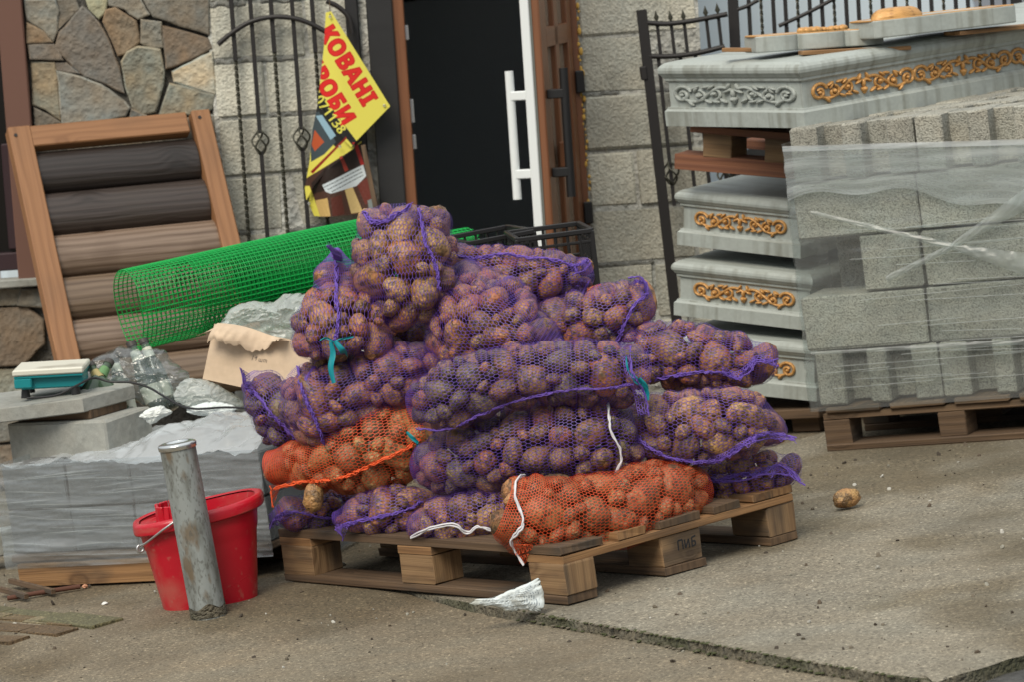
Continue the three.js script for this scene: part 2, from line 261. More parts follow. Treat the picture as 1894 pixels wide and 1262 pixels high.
// ---------- the ground ----------
const jointA = V(-0.62, 0, -0.90), jointB = V(0.715, 0, 1.345);             // the broken joint between the two slabs
const jd = jointB.clone().sub(jointA).normalize(), jn = V(-jd.z, 0, jd.x);   // jn points to the lower front slab
if (jn.x > 0) jn.negate();
const frontY = p => -0.027 * smooth(-0.75, -0.12, p.z);
const wob = (x, z) => 0.004 * (noise3(x * 3, 0, z * 3, 5) - 0.5);
for (const m of [M.pavement, M.pavementFront]) m.vertexColors = true;   // blotches of trodden soil
{
  // wide earth sheet to the horizon
  const g = new THREE.PlaneGeometry(300, 300, 1, 1).rotateX(-Math.PI / 2).translate(0, -0.12, -60);
  struct('ground', boxUV(g), M.earth);
  // upper slab: right of the joint, back to the wall and beyond, bounded in front by the road
  const kerbA = V(0.735, 0, 1.44), kerbB = V(3.2, 0, -0.6);
  const along = (a, b, t) => a.clone().lerp(b, t);
  const uvw = (g) => { const p = g.attributes.position, uv = new Float32Array(p.count * 2); for (let i = 0; i < p.count; i++) { uv[2 * i] = p.getX(i); uv[2 * i + 1] = p.getZ(i); } g.setAttribute('uv', new THREE.BufferAttribute(uv, 2)); g.computeVertexNormals(); const c = new Float32Array(p.count * 3); for (let i = 0; i < p.count; i++) { const x = p.getX(i), z = p.getZ(i), n = 0.55 * noise3(x * 1.7, 0, z * 1.7, 31) + 0.3 * noise3(x * 4.3, 2, z * 4.3, 32) + 0.15 * noise3(x * 11, 4, z * 11, 33), k = smooth(0.42, 0.68, n); c.set([mixn(1.08, 0.70, k), mixn(1.08, 0.65, k), mixn(1.08, 0.56, k)], i * 3); } g.setAttribute('color', new THREE.BufferAttribute(c, 3)); return g; };
  const lenUV = (g, nu, nv, L, H) => { const uv = g.attributes.uv; for (let i = 0; i < uv.count; i++) uv.setXY(i, uv.getX(i) * L, uv.getY(i) * H); return g; };
  const edgeJ = t => { const p = along(V(-0.62, 0, -0.90), V(0.735, 0, 1.44), t); const k = (noise3(t * 60, 1, 0, 3) - 0.5) * 0.005 + (noise3(t * 9, 4, 0, 3) - 0.5) * 0.006 - 0.03 * smooth(0.9, 1, t) * noise3(t * 120, 2, 2, 3); return p.add(jn.clone().multiplyScalar(k)); };
  const edgeK = t => { const p = along(kerbA, kerbB, t); return p.add(V(0.6, 0, 0.8).multiplyScalar((noise3(t * 70, 2, 0, 4) - 0.5) * 0.02)); };
  const top = gridSheet(150, 110, (u, v) => { const a = edgeJ(1 - v), b = along(V(3.2, 0, -0.6), V(3.2, 0, -4.6), v), c = v < 0.999 ? a : a; const k = v === 0 ? 0 : 0; const front = edgeK(u); const p = v < 1e-6 ? front : front.clone().multiplyScalar(1 - v).add(along(V(-0.62, 0, -0.90), V(3.2, 0, -4.6), u).multiplyScalar(v)); if (u < 1e-6) p.copy(edgeJ(1 - v)); p.y = wob(p.x, p.z) - (u < 1e-6 || v < 1e-6 ? 0.004 : 0); return p; });
  struct('pavement', uvw(top), M.pavement);
  const side = gridSheet(160, 3, (u, v) => { const p = edgeJ(u); p.y = wob(p.x, p.z) - 0.004 - v * 0.045; return p.add(jn.clone().multiplyScalar(0.012 * v + (noise3(u * 90, v * 3, 1, 6) - 0.5) * 0.012 * Math.min(1, v * 3))); });
  struct('pavement_edge', lenUV(side, 160, 3, 2.75, 0.05), M.joint);
  const kerb = gridSheet(60, 3, (u, v) => { const p = edgeK(u); p.y = wob(p.x, p.z) - 0.004 - v * 0.1; return p.add(V(0.6, 0, 0.8).multiplyScalar((noise3(u * 50, v * 3, 1, 8) - 0.3) * 0.03 * v)); });
  struct('kerb_edge', lenUV(kerb, 60, 3, 3.2, 0.1), M.joint);
  // lower front slab, falling away a little towards the viewer
  const low = gridSheet(150, 120, (u, v) => { const far = along(V(-4.5, 0, -4.6), jointA.clone().add(jn.clone().multiplyScalar(0.006)), u), t = 1 - v; const pj = along(jointA, V(0.80, 0, 1.49), v), left = V(-4.5, 0, mixn(-1.4, 3.4, v)); const p = left.lerp(pj.add(jn.clone().multiplyScalar(0.012 + (noise3(v * 40, 9, 0, 3) - 0.5) * 0.012)), u); p.y = frontY(p) + wob(p.x + 7, p.z); return p; });
  struct('pavement', uvw(low), M.pavementFront);
  const back = gridSheet(60, 40, (u, v) => { const a = V(mixn(-4.5, -0.62, u), 0, mixn(-1.4, -0.90, u) + 0.0), b = V(mixn(-4.5, 3.2, u), 0, -4.6); const p = a.lerp(b, v); p.y = -0.004 + wob(p.x, p.z) * 0.5; return p; });
  struct('pavement', uvw(back), M.pavementFront);
  const road = new THREE.PlaneGeometry(12, 9, 40, 30).rotateX(-Math.PI / 2).translate(4.4, -0.034, 4.2);
  struct('road', uvw(road), M.asphalt);
  const lead = gridSheet(10, 10, (u, v) => V(mixn(-6, 0.6, u), -0.05, mixn(1.3, 8.5, v))); struct('road', uvw(lead), M.asphalt);
}
{ // moss and crumbs along the broken edge
  rnd = mulberry(19); const N = 420, im = new THREE.InstancedMesh(new THREE.IcosahedronGeometry(1, 1), std(0xffffff, 0.95), N), m = new THREE.Matrix4();
  for (let i = 0; i < N; i++) { const t = 0.36 + 0.64 * rnd(), p = V(-0.62, 0, -0.90).lerp(V(0.735, 0, 1.44), t).addScaledVector(jn, rr(-0.006, 0.006)), low = rnd() < 0.4, s = rr(0.0015, 0.0045); p.y = low ? -0.024 + rr(0, 0.004) : -0.003; if (low) p.addScaledVector(jn, rr(0.004, 0.012)); m.compose(p, new THREE.Quaternion(), V(s * rr(1, 2), s * 0.6, s * rr(1, 2))); im.setMatrixAt(i, m); im.setColorAt(i, rnd() < 0.6 ? lin(0.055, 0.062, 0.025) : lin(0.12, 0.105, 0.075)); }
  im.name = 'moss'; im.userData.kind = 'stuff'; im.userData.label = 'moss and crumbs along the broken slab edge'; im.castShadow = im.receiveShadow = true; scene.add(im);
}
// old paving tiles showing through the dirt on the left
{
  const g = thing('tile_strip', 'row of greenish and brown paving tiles sunk in the dirt at the left edge', 'paving', V(0, 0, 0));
  const tones = [std([0.105, 0.115, 0.085], 0.85), std([0.125, 0.105, 0.075], 0.85), std([0.17, 0.165, 0.135], 0.85), std([0.10, 0.08, 0.06], 0.9)];
  tones.forEach((m, i) => { m.map = M.pavementFront.map; m.bumpMap = M.pavementFront.bumpMap; m.bumpScale = 0.004; m.color.multiplyScalar(6.5); });
  // rows run along the direction seen in the photo, each tile a slab
  const rows = [[[-60, 1118], [232, 1148], 16, 0, 3], [[-60, 1131], [165, 1152], 9, 2, 5], [[-60, 1150], [150, 1166], 12, 3, 3], [[-60, 1172], [60, 1182], 12, 3, 2]];
  for (const [a, b, wpx, tone, n] of rows) {
    const A = atY(...a, frontY(atY(...a))), B = atY(...b, frontY(atY(...b))), C = atY(b[0], b[1] + wpx, 0), dirv = B.clone().sub(A), len = dirv.length(); dirv.normalize();
    const wide = C.clone().sub(atY(b[0], b[1], 0)).length() * 0.8, side = V(-dirv.z, 0, dirv.x); if (side.z < 0) side.negate();
    for (let i = 0; i < n; i++) {
      const L = len / n, c = A.clone().addScaledVector(dirv, (i + 0.5) * L).addScaledVector(side, wide / 2); c.y = frontY(c) + 0.001 + rr(-0.001, 0.002);
      const m = part('tile', brick(L - 0.006, 0.02, wide - 0.004, 0.002, 0.002), tones[tone === 2 ? (i % 2 ? 2 : 1) : tone], g); m.position.copy(c); m.position.y -= 0.006; m.rotation.set(rr(-0.01, 0.01), Math.atan2(-dirv.z, dirv.x), 0);
    }
  }
}
// ---------- the building front ----------
const ZW = -3.6, TAU = -0.068, PIV = V(-0.5, 0, ZW);
const cT = Math.cos(TAU), sT = Math.sin(TAU);
const WL = (px, py, dz = 0) => { const p = atZ(px, py, ZW + dz).sub(PIV); return V(p.x * cT + p.y * sT, -p.x * sT + p.y * cT, dz); };   // photo pixel -> the front's own axes
const front = (name, label, cat, group) => { const g = thing(name, label, cat, PIV, group); g.rotation.z = TAU; g.updateMatrixWorld(true); return g; };
const pB = perPx(ZW);

// grey block wall in two lengths, left and right of the door
function blockWall(g, x0, x1, y0, y1, ref, seed) {
  rnd = mulberry(seed);
  const H = 0.194, k0 = Math.floor((y0 - ref) / H), k1 = Math.ceil((y1 - ref) / H);
  for (let k = k0; k < k1; k++) {
    const y = ref + k * H; let x = x0 - (k & 1 ? 0.2 : 0.03) + rr(-0.03, 0.03);
    while (x < x1) {
      const L = rr(0.36, 0.41), a = Math.max(x, x0), b = Math.min(x + L, x1);
      if (b - a > 0.04) {
        const m = part('block', brick(b - a - 0.012, H - 0.012, 0.06, 0.006, 0.0035), M.wallBlock[Math.floor(rr(0, 4))], g);
        put(m, (a + b) / 2, y + H / 2, rr(-0.008, 0.006), rr(-0.01, 0.01), rr(-0.012, 0.012), rr(-0.006, 0.006));
        if (rnd() < 0.55) { // squeezed-out mortar along a joint
          const n = 14, w = (b - a) * rr(0.4, 0.9), pts = []; for (let i = 0; i <= n; i++) pts.push(V(a + w * i / n + rr(0, 0.01), y + rr(-0.006, 0.008), 0.029));
          const s = part('mortar_bead', tube(pts, rr(0.006, 0.011), 30, 6), M.mortar, g); s.scale.z = 0.9;
        }
      }
      x += L;
    }
  }
}
const xL0 = WL(402, 200).x, xJamb0 = WL(728, 100).x, xJamb1 = WL(765, 300).x, xDoorR = WL(1078, 250).x, xR1 = WL(1293, 60).x;
const refY = WL(500, 108).y;
{
  const g = front('block_wall', 'rough grey concrete block wall behind the iron grille, left of the dark doorway', 'wall');
  part('mortar', boxUV(new THREE.BoxGeometry(xJamb0 - xL0 + 0.02, 2.9, 0.24).translate((xL0 + xJamb0) / 2, 1.15, -0.0965)), M.mortar, g);
  blockWall(g, xL0, xJamb0 - 0.14, 0.4, 2.2, refY, 11);
  const h = front('block_wall', 'rough grey concrete block wall right of the brown door', 'wall');
  part('mortar', boxUV(new THREE.BoxGeometry(xR1 - xDoorR, 2.9, 0.24).translate((xR1 + xDoorR) / 2, 1.15, -0.0965)), M.mortar, h);
  blockWall(h, xDoorR + 0.004, xR1, 0.2, 2.2, refY, 12);

}
// stone-clad wall at the left, its stones traced one by one
{
  const g = front('stone_wall', 'wall clad with irregular brown and grey flat stones at upper left', 'wall');
  const xa = WL(-260, 300).x, xb = WL(402, 200).x, sillY = WL(20, 527).y, winR = WL(40, 300).x;
  part('mortar', boxUV(new THREE.BoxGeometry(xb - winR, 2.9, 0.25).translate((winR + xb) / 2, 1.15, -0.13)), M.mortarDark, g);
  part('mortar', boxUV(new THREE.BoxGeometry(winR - xa, sillY + 0.3, 0.25).translate((winR + xa) / 2, (sillY - 0.3) / 2, -0.131)), M.mortarDark, g);
  const S = 3.004, Z1 = [
    ['grey', [[140, 0], [305, 0], [325, 60], [315, 170], [300, 228], [240, 160], [152, 108]]], ['rust', [[150, 128], [238, 178], [288, 232], [152, 235]]],
    ['dark', [[322, 0], [418, 0], [438, 48], [385, 105], [330, 158], [326, 80]]],
    ['mauve', [[455, 35], [540, 115], [575, 165], [615, 260], [662, 380], [693, 520], [560, 455], [470, 425], [400, 368], [312, 260], [332, 180], [395, 110]]],
    ['lime', [[480, 0], [592, 0], [580, 66], [550, 102], [500, 50]]], ['grey', [[608, 0], [780, 0], [828, 80], [772, 102], [690, 48], [608, 28]]],
    ['rust', [[592, 55], [640, 47], [758, 122], [773, 235], [692, 298], [660, 308], [622, 220], [578, 120]]], ['grey', [[787, 115], [890, 127], [903, 260], [840, 264], [787, 238]]],
    ['dark', [[800, 0], [1160, 0], [1163, 188], [1000, 138], [852, 88]]], ['brown', [[902, 142], [1163, 217], [1178, 263], [1060, 327], [927, 382]]],
    ['mauve', [[158, 252], [298, 252], [346, 328], [170, 324]]], ['tan', [[176, 342], [298, 347], [323, 450], [332, 668], [260, 608], [186, 578]]],
    ['mauve', [[307, 352], [370, 357], [436, 408], [312, 388]]], ['grey', [[318, 397], [450, 432], [560, 472], [658, 540], [722, 600], [700, 638], [600, 672], [350, 720], [332, 520]]],
    ['olive', [[707, 290], [770, 257], [888, 277], [913, 400], [903, 470], [858, 622], [790, 638], [742, 600], [702, 480], [678, 340]]],
    ['cream', [[960, 400], [1060, 347], [1178, 292], [1198, 500], [1196, 520], [970, 452]]], ['olive', [[945, 468], [1190, 530], [1180, 600], [1130, 632], [882, 634]]], ['dark', [[190, 602], [260, 640], [338, 684], [200, 720]]],
    ['grey', [[1152, 642], [1210, 650], [1214, 740], [1182, 802], [1140, 820], [1120, 660]]], ['dark', [[735, 610], [800, 645], [840, 660], [720, 680]]], ['dark', [[360, 730], [700, 660], [1100, 660], [1120, 900], [380, 940]]],
  ].map(([t, p]) => [t, p.map(([x, y]) => [x / S, y / S])]);
  const Z2 = [['grey', [[-60, 470], [110, 467], [95, 548], [-60, 556]]], ['dark', [[122, 470], [250, 465], [240, 560], [106, 548]]], ['brown', [[-60, 580], [150, 562], [240, 640], [245, 770], [130, 888], [-60, 898]]], ['olive', [[-60, 922], [250, 908], [300, 1000], [200, 1080], [-60, 1108]]], ['dark', [[-60, 1130], [300, 1100], [320, 1300], [-60, 1320]]], ['brown', [[-60, 1345], [330, 1325], [330, 1560], [60, 1600], [-60, 1500]]], ['dark', [[-60, 1540], [60, 1640], [70, 1900], [-60, 1920]]]].map(([t, p]) => [t, p.map(([x, y]) => [x / S, 380 + y / S])]);
  rnd = mulberry(21);
  for (const [tone, poly] of [...Z1, ...Z2]) {
    const pts = poly.map(([x, y]) => { const q = WL(x, y, 0.03); return new THREE.Vector2(q.x, q.y); });
    const c = pts.reduce((a, b) => a.add(b), new THREE.Vector2()).divideScalar(pts.length);
    const out = []; pts.forEach((p, i) => { const q = pts[(i + 1) % pts.length], d = p.distanceTo(q), n = Math.max(1, Math.round(d / 0.035)); for (let k = 0; k < n; k++) out.push(p.clone().lerp(q, k / n).add(new THREE.Vector2(rr(-0.002, 0.002), rr(-0.002, 0.002)))); });
    const sh = out.map(p => p.clone().sub(c).multiplyScalar(0.972).add(c));
    const geo = new THREE.ExtrudeGeometry(new THREE.Shape(sh), { depth: rr(0.016, 0.03), bevelEnabled: true, bevelThickness: 0.008, bevelSize: 0.006, bevelSegments: 2, curveSegments: 2 });
    const p = geo.attributes.position, s = rr(-0.12, 0.12), t = rr(-0.12, 0.12); for (let i = 0; i < p.count; i++) if (p.getZ(i) > 0.012) p.setZ(i, p.getZ(i) + (p.getX(i) - c.x) * s + (p.getY(i) - c.y) * t + 0.007 * noise3(p.getX(i) * 14, p.getY(i) * 14, 1, 4));
    geo.computeVertexNormals();
    const m = part('stone', geo, M.stone[tone], g); m.position.z = -0.012;
  }
  // mortar strip where the stones meet the block wall
  rnd = mulberry(22); const P = []; for (let i = 0; i <= 24; i++) { const q = WL(398 + i * 0.5, i * 18, 0); P.push(V(q.x + rr(-0.006, 0.006), q.y, 0.004)); }
  part('mortar_bead', tube(P, 0.016, 60, 7), M.mortar, g);
  // the window at the far left edge: brown frame and dark panes
  const w = front('window', 'dark window with brown painted frame at the upper left edge', 'window');
  const f0 = WL(8, 120).x, f1 = WL(44, 120).x, fb = sillY + 0.02;
  part('frame', boxUV(chamfer(f1 - f0 + 0.02, 2.6 - fb, 0.09, 0.004).translate((f0 + f1) / 2 + 0.006, (2.6 + fb) / 2, 0.0)), M.brownPaint, w);
  part('frame', boxUV(chamfer(0.5, 0.06, 0.06, 0.004).translate(f0 - 0.25, fb + 0.06, -0.03)), std([0.03, 0.012, 0.016], 0.5), w);
  part('pane', boxUV(new THREE.BoxGeometry(0.5, 2.3 - fb, 0.012).translate(f0 - 0.25, (2.3 + fb) / 2 + 0.08, -0.05)), M.glassDark, w);
  part('glazing_bar', boxUV(chamfer(0.03, 0.36, 0.03, 0.004).translate(f0 - 0.02, fb + 0.28, -0.03)), std([0.03, 0.012, 0.016], 0.5), w);
  part('sill', boxUV(chamfer(f1 - f0 + 0.5, 0.028, 0.1, 0.004).translate((f0 + f1) / 2 - 0.22, fb - 0.01, 0.02)), M.greyCast, w);
}
// dark room behind the doorway, jambs, lintel far above
{
  const g = front('doorway', 'dark open doorway with a brown left jamb behind the potato sacks', 'doorway');
  const x0 = xJamb1, x1 = xDoorR, cx = (x0 + x1) / 2 - 0.35, W = 1.5;
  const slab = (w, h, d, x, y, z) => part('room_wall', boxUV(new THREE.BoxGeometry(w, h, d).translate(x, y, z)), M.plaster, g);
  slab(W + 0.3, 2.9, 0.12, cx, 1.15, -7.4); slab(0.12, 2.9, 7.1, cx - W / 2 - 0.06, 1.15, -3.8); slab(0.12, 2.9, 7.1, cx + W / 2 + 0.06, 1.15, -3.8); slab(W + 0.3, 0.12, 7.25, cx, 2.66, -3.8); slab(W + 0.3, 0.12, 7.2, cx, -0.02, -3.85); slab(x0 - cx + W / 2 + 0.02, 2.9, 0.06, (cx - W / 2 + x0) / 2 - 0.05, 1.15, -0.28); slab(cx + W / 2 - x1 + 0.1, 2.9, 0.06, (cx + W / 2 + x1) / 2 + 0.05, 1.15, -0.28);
  part('lintel', boxUV(new THREE.BoxGeometry(xDoorR - xJamb0 + 0.3, 0.5, 0.25).translate(cx, 2.35, -0.125)), M.mortar, g);
  part('jamb', boxUV(chamfer(0.05, 2.15, 0.16, 0.003).translate(x0 - 0.022, 1.03, -0.02)), M.doorBrown, g);
  part('jamb', boxUV(chamfer(0.035, 2.15, 0.10, 0.003).translate(x1 - 0.014, 1.03, 0.0)), M.doorBrown, g);
  for (const py of [60, 205, 262]) { const p = WL(752, py); part('hinge', chamfer(0.014, py === 205 ? 0.08 : 0.05, 0.02, 0.002).translate(x0 + 0.008, p.y, 0.03), M.steel, g); }
  rnd = mulberry(31);
  const foam = (x, ya, yb, dense) => { let y = ya; const L = []; while (y > yb) { const r = rr(0.003, 0.008); const s = new THREE.SphereGeometry(r, 7, 5); s.scale(1, rr(1, 2), 0.8); L.push(s.translate(x + rr(-0.006, 0.006), y, 0.045 + rr(-0.004, 0.004))); y -= rr(0.012, dense); } part('foam_bead', merge(L), M.foam, g); };
  foam(x1 + 0.006, WL(1070, 10).y, WL(1082, 390).y, 0.03); foam(x0 - 0.05, WL(742, 250).y, WL(748, 372).y, 0.016);
  for (const py of [150, 392]) { const p = WL(1066, py); part('hinge', chamfer(0.03, 0.075, 0.03, 0.004).translate(x1 + 0.0, p.y, 0.055), M.blackPlastic, g); }
}
// dark sheet and post leaning between the grille and the doorway
{
  const g = front('dark_panel', 'tall matt black panel standing against the wall beside the brown door jamb', 'panel');
  const a = WL(706, 200).x, b = WL(738, 200).x, c = WL(652, 200).x, d = WL(676, 200).x, e = WL(690, 200).x;
  part('board', boxUV(chamfer(b - a + 0.03, 2.3, 0.03, 0.004).translate((a + b) / 2 - 0.012, 1.1, 0.06)), M.darkSheet, g);
  part('post', boxUV(chamfer(d - c, 2.3, 0.04, 0.004).translate((c + d) / 2, 1.1, 0.03)), M.darkSheet, g);
  part('backing', boxUV(new THREE.BoxGeometry(a - c + 0.06, 2.3, 0.02).translate((a + c) / 2, 1.1, 0.006)), M.blackBacking, g);  // plain black sheet filling the gap between post and board
  const s = front('wooden_stick', 'thin weathered wooden stick leaning behind the yellow banner', 'stick'); const A = WL(672, 268, 0.16), B = WL(712, 470, 0.2);
  part('shaft', boxUV(bar(A, B, 0.016, 0.012)), M.pineGrey, s);
}
// iron grille on the block wall
function basketKnot(c, h, r) { const L = []; for (let k = 0; k < 4; k++) { const P = []; for (let i = 0; i <= 10; i++) { const t = i / 10, a = k * Math.PI / 2 + t * 2.4, q = r * Math.sin(Math.PI * t) + 0.003; P.push(V(c.x + Math.cos(a) * q, c.y + (t - 0.5) * h, c.z + Math.sin(a) * q)); } L.push(tube(P, 0.0035, 16, 5)); } return merge(L); }
function twisted(a, b, w) { const n = Math.ceil(a.distanceTo(b) / 0.009), ps = []; const d = b.clone().sub(a), L = d.length(); const t = []; for (let i = 0; i <= n; i++) { const y = i / n, ang = y * L / 0.045 * Math.PI * 2 / 4 * 2, c = a.clone().addScaledVector(d, y); ps.push([0, 1, 2, 3].map(k => V(c.x + Math.cos(ang + k * Math.PI / 2) * w * 0.7, c.y, c.z + Math.sin(ang + k * Math.PI / 2) * w * 0.7))); } for (let i = 0; i < n; i++) for (let k = 0; k < 4; k++) { const A = ps[i][k], B = ps[i][(k + 1) % 4], C = ps[i + 1][(k + 1) % 4], D = ps[i + 1][k]; t.push(...A, ...C, ...B, ...A, ...D, ...C); } return soup(t); }
{
  const g = front('iron_grille', 'black wrought iron grille with arched rail and twisted bars on grey block wall', 'grille'), dz = 0.07;
  const bars = [[428, 'T', 112], [463, 'B', 263], [501, 'T', 97], [540, 'B', 256], [577, 'T', 97]];
  for (const [px, kind, py] of bars) {
    const x = WL(px, 0, dz).x, top = 2.25, bot = 0.35, y = WL(px + py * 0.06, py, dz).y;
    if (kind === 'T') { part('bar', boxUV(bar(V(x, y, dz), V(x, top, dz), 0.015)), M.iron, g); part('bar', twisted(V(x, bot, dz), V(x, y, dz), 0.0105), M.ironTwist, g); }
    else { part('bar', boxUV(bar(V(x, y + 0.03, dz), V(x, top, dz), 0.014)), M.iron, g); part('basket_knot', basketKnot(V(x, y, dz), 0.085, 0.026), M.ironTwist, g); part('bar', boxUV(bar(V(x, bot, dz), V(x, y - 0.03, dz), 0.014)), M.iron, g); }
  }
  const arch = [[404, 82], [428, 62], [465, 40], [512, 31], [560, 38], [605, 60], [640, 84]].map(q => WL(...q, dz + 0.012)), arch2 = [[604, 2], [625, 12], [645, 32], [652, 62]].map(q => WL(...q, dz + 0.012));
  part('arch_rail', tube(arch, 0.0095, 40, 6), M.iron, g); part('arch_rail', tube(arch2, 0.0095, 20, 6), M.iron, g);
  part('rail', boxUV(bar(V(WL(400, 0).x, 0.5, dz), V(WL(600, 0).x, 0.5, dz), 0.014)), M.iron, g);
}
// open door leaf seen nearly edge-on
{
  const hinge = atZ(1060, 250, ZW + 0.06), free = atZ(1002, 250, ZW + 0.58);
  const up = V(-sT, cT, 0), x = free.clone().sub(hinge); x.addScaledVector(up, -x.dot(up)); const L = x.length(); x.normalize();
  const base = hinge.clone().addScaledVector(up, -hinge.y / up.y + 0.02);
  const g = thing('door_leaf', 'open glazed door leaf with brown outer face and white inner edge', 'door', base); basis(g, x, up); // z of the group faces right, towards the outer side
  const nz = V(0, 0, 1).applyQuaternion(g.quaternion), sgn = nz.x > 0 ? 1 : -1, H = 2.06;
  const loc = (px, py, z) => { const d = ray(px, py), n = nz, o = base.clone().addScaledVector(nz, z * sgn).sub(EYE), t = o.dot(n) / d.dot(n); return g.worldToLocal(EYE.clone().addScaledVector(d, t)); };
  part('inner_frame', boxUV(chamfer(L, H, 0.03, 0.003).translate(L / 2, H / 2, -0.031 * sgn)), M.white, g);
  part('gasket', boxUV(new THREE.BoxGeometry(L - 0.004, H - 0.01, 0.008).translate(L / 2, H / 2, -0.012 * sgn)), std([0.12, 0.13, 0.12], 0.7), g);
  const yA = H * 0.5, T = 0.026, zo = (0.005) * sgn;
  const st = (x0, x1, y0, y1, n = 'stile') => part(n, boxUV(chamfer(x1 - x0, y1 - y0, T, 0.004).translate((x0 + x1) / 2, (y0 + y1) / 2, zo)), M.doorBrown, g);
  const r1 = base.y, hy = p => loc(1030, p, 0.02).y, mid = L * 0.5;
  st(0, 0.075, 0, H); st(L - 0.1, L, 0, H); st(mid - 0.03, mid + 0.03, 0, H, 'mullion');
  for (const [p, q] of [[46, 84], [-260, -220]]) st(0.07, L - 0.095, hy(q), hy(p), 'rail');
  st(0.07, L - 0.095, 0, 0.2, 'rail'); st(0.07, L - 0.095, H - 0.12, H, 'rail');
  for (const [a, b] of [[0.07, mid - 0.028], [mid + 0.028, L - 0.098]]) part('pane', boxUV(new THREE.BoxGeometry(b - a, H - 0.3, 0.008).translate((a + b) / 2, H / 2, -0.004 * sgn)), M.glassDull, g);
  const lx = L - 0.05, y0 = loc(1010, 175, 0.02).y, y1 = loc(1015, 322, 0.02).y, dy = (y0 - y1) * 0.32;
  for (const [s, m, nm] of [[1, M.blackPlastic, 'outer_handle'], [-1, M.white, 'inner_handle']]) {
    const off = s > 0 ? 0.075 * sgn : -0.105 * sgn, root = s > 0 ? 0.018 * sgn : -0.045 * sgn, h = part(nm, moved(new THREE.CylinderGeometry(0.0145, 0.0145, y0 - y1 + 2 * dy, 14), lx, (y0 + y1) / 2, off), m, g);
    for (const y of [y0, y1]) part('bracket', boxUV(chamfer(0.03, 0.03, Math.abs(off - root), 0.003).translate(lx, y, (off + root) / 2)), m, h);
  }
  const ly = loc(1030, 288, 0.02).y; part('lock', boxUV(chamfer(0.06, 0.085, 0.022, 0.004).translate(L - 0.2, ly, 0.03 * sgn)), M.doorBrown, g);
}
// ---------- the pallet under the sacks ----------
const aDir = V(-0.6286, 0, -0.7777), bDir = V(0.7777, 0, -0.6286);
function palletParts(g, L, D, mats, seed, { deck = 5, rise = 0 } = {}) {
  rnd = mulberry(seed);
  const pick = a => a[Math.floor(rr(0, a.length))], ws = [0.145, 0.1, 0.145, 0.1, 0.145], gap = (D - 0.635) / 4; let z = 0;
  for (let i = 0; i < 5; i++) { put(part('deck_board', brick(L - rr(0, 0.01), 0.021, ws[i] - rr(0, 0.006), 0.002, 0.0018), pick(mats.deck), g), -L / 2 + rr(-0.004, 0.004), 0.1335 + rr(-0.0005, 0.001), -(z + ws[i] / 2), rr(-0.004, 0.004), rr(-0.003, 0.003), rr(-0.002, 0.002)); z += ws[i] + gap; }
  for (const x of [-0.0725, -L / 2, -L + 0.0725]) put(part('stringer', brick(0.143, 0.021, D - rr(0, 0.008), 0.002, 0.0015), pick(mats.stringer), g), x, 0.1115, -D / 2);
  for (const x of [-0.0725, -L / 2, -L + 0.0725]) for (const zz of [-0.05, -D / 2, -D + 0.05]) put(part('block', brick(0.14 + rr(-0.004, 0.004), 0.0785, zz === -D / 2 ? 0.138 : 0.099, 0.003, 0.0022), pick(mats.block), g), x + rr(-0.004, 0.004), 0.0615, zz + rr(-0.002, 0.002));
  for (const zz of [-0.05, -D / 2, -D + 0.05]) put(part('skid', brick(L - rr(0, 0.008), 0.0215, zz === -D / 2 ? 0.143 : 0.099, 0.002, 0.0015), pick(mats.skid), g), -L / 2, 0.011, zz);
}
{
  const g = thing('pallet', 'worn pine pallet carrying the heap of potato sacks', 'pallet', V(0, 0.002, 0)); basis(g, aDir.clone().negate(), V(0, 1, 0));
  palletParts(g, 1.2, 0.8, { deck: [M.pineGrey, M.pine, M.pineDirty], stringer: [M.pine], block: [M.pineBlock], skid: [M.pineDirty, M.pineGrey] }, 41);
  // hand-painted letters on the middle block of the near end
  const st = []; const seg = (x0, y0, x1, y1) => st.push(bar(V(x0, y0, 0), V(x1, y1, 0), 0.0035, 0.0008, 0.0002));
  seg(0, 0, 0.001, 0.02); seg(0.001, 0.02, 0.013, 0.02); seg(0.013, 0.02, 0.013, 0); seg(0.019, 0.019, 0.02, 0.001); seg(0.02, 0.001, 0.03, 0.018); seg(0.03, 0.018, 0.031, 0); seg(0.038, 0, 0.039, 0.019); seg(0.039, 0.019, 0.05, 0.021); seg(0.038, 0.001, 0.048, 0.003); seg(0.048, 0.003, 0.047, 0.011); seg(0.047, 0.011, 0.039, 0.011);
  const t = part('painted_letters', merge(st), std([0.008, 0.009, 0.012], 0.8), g); t.scale.set(1.25, 1.25, 1); t.position.set(0.0042, 0.058, -0.378); t.rotation.y = Math.PI / 2;
}

// ---------- potatoes in net sacks ----------
const potatoGeo = []; rnd = mulberry(51);
for (let k = 0; k < 9; k++) {
  const g = new THREE.SphereGeometry(1, 16, 11), p = g.attributes.position, e = rr(1.08, 1.42), f = rr(0.84, 1.0), b = rr(-0.16, 0.16), s = k * 13.7;
  for (let i = 0; i < p.count; i++) {
    let x = p.getX(i), y = p.getY(i), z = p.getZ(i); const n = 1 + 0.34 * (noise3(x * 1.3 + s, y * 1.3, z * 1.3, 2) - 0.5) + 0.14 * (noise3(x * 3 + s, y * 3, z * 3, 3) - 0.5);
    x *= n; y *= n; z *= n; p.setXYZ(i, x * f, y * e, z * 0.96 + b * y * y);
  }
  g.computeVertexNormals(); const nn = g.attributes.normal; for (let j = 0; j <= 11; j++) { const a = j * 17, c = a + 16; const v = V(nn.getX(a) + nn.getX(c), nn.getY(a) + nn.getY(c), nn.getZ(a) + nn.getZ(c)).normalize(); nn.setXYZ(a, v.x, v.y, v.z); nn.setXYZ(c, v.x, v.y, v.z); }
  potatoGeo.push({ g, e, f });
}
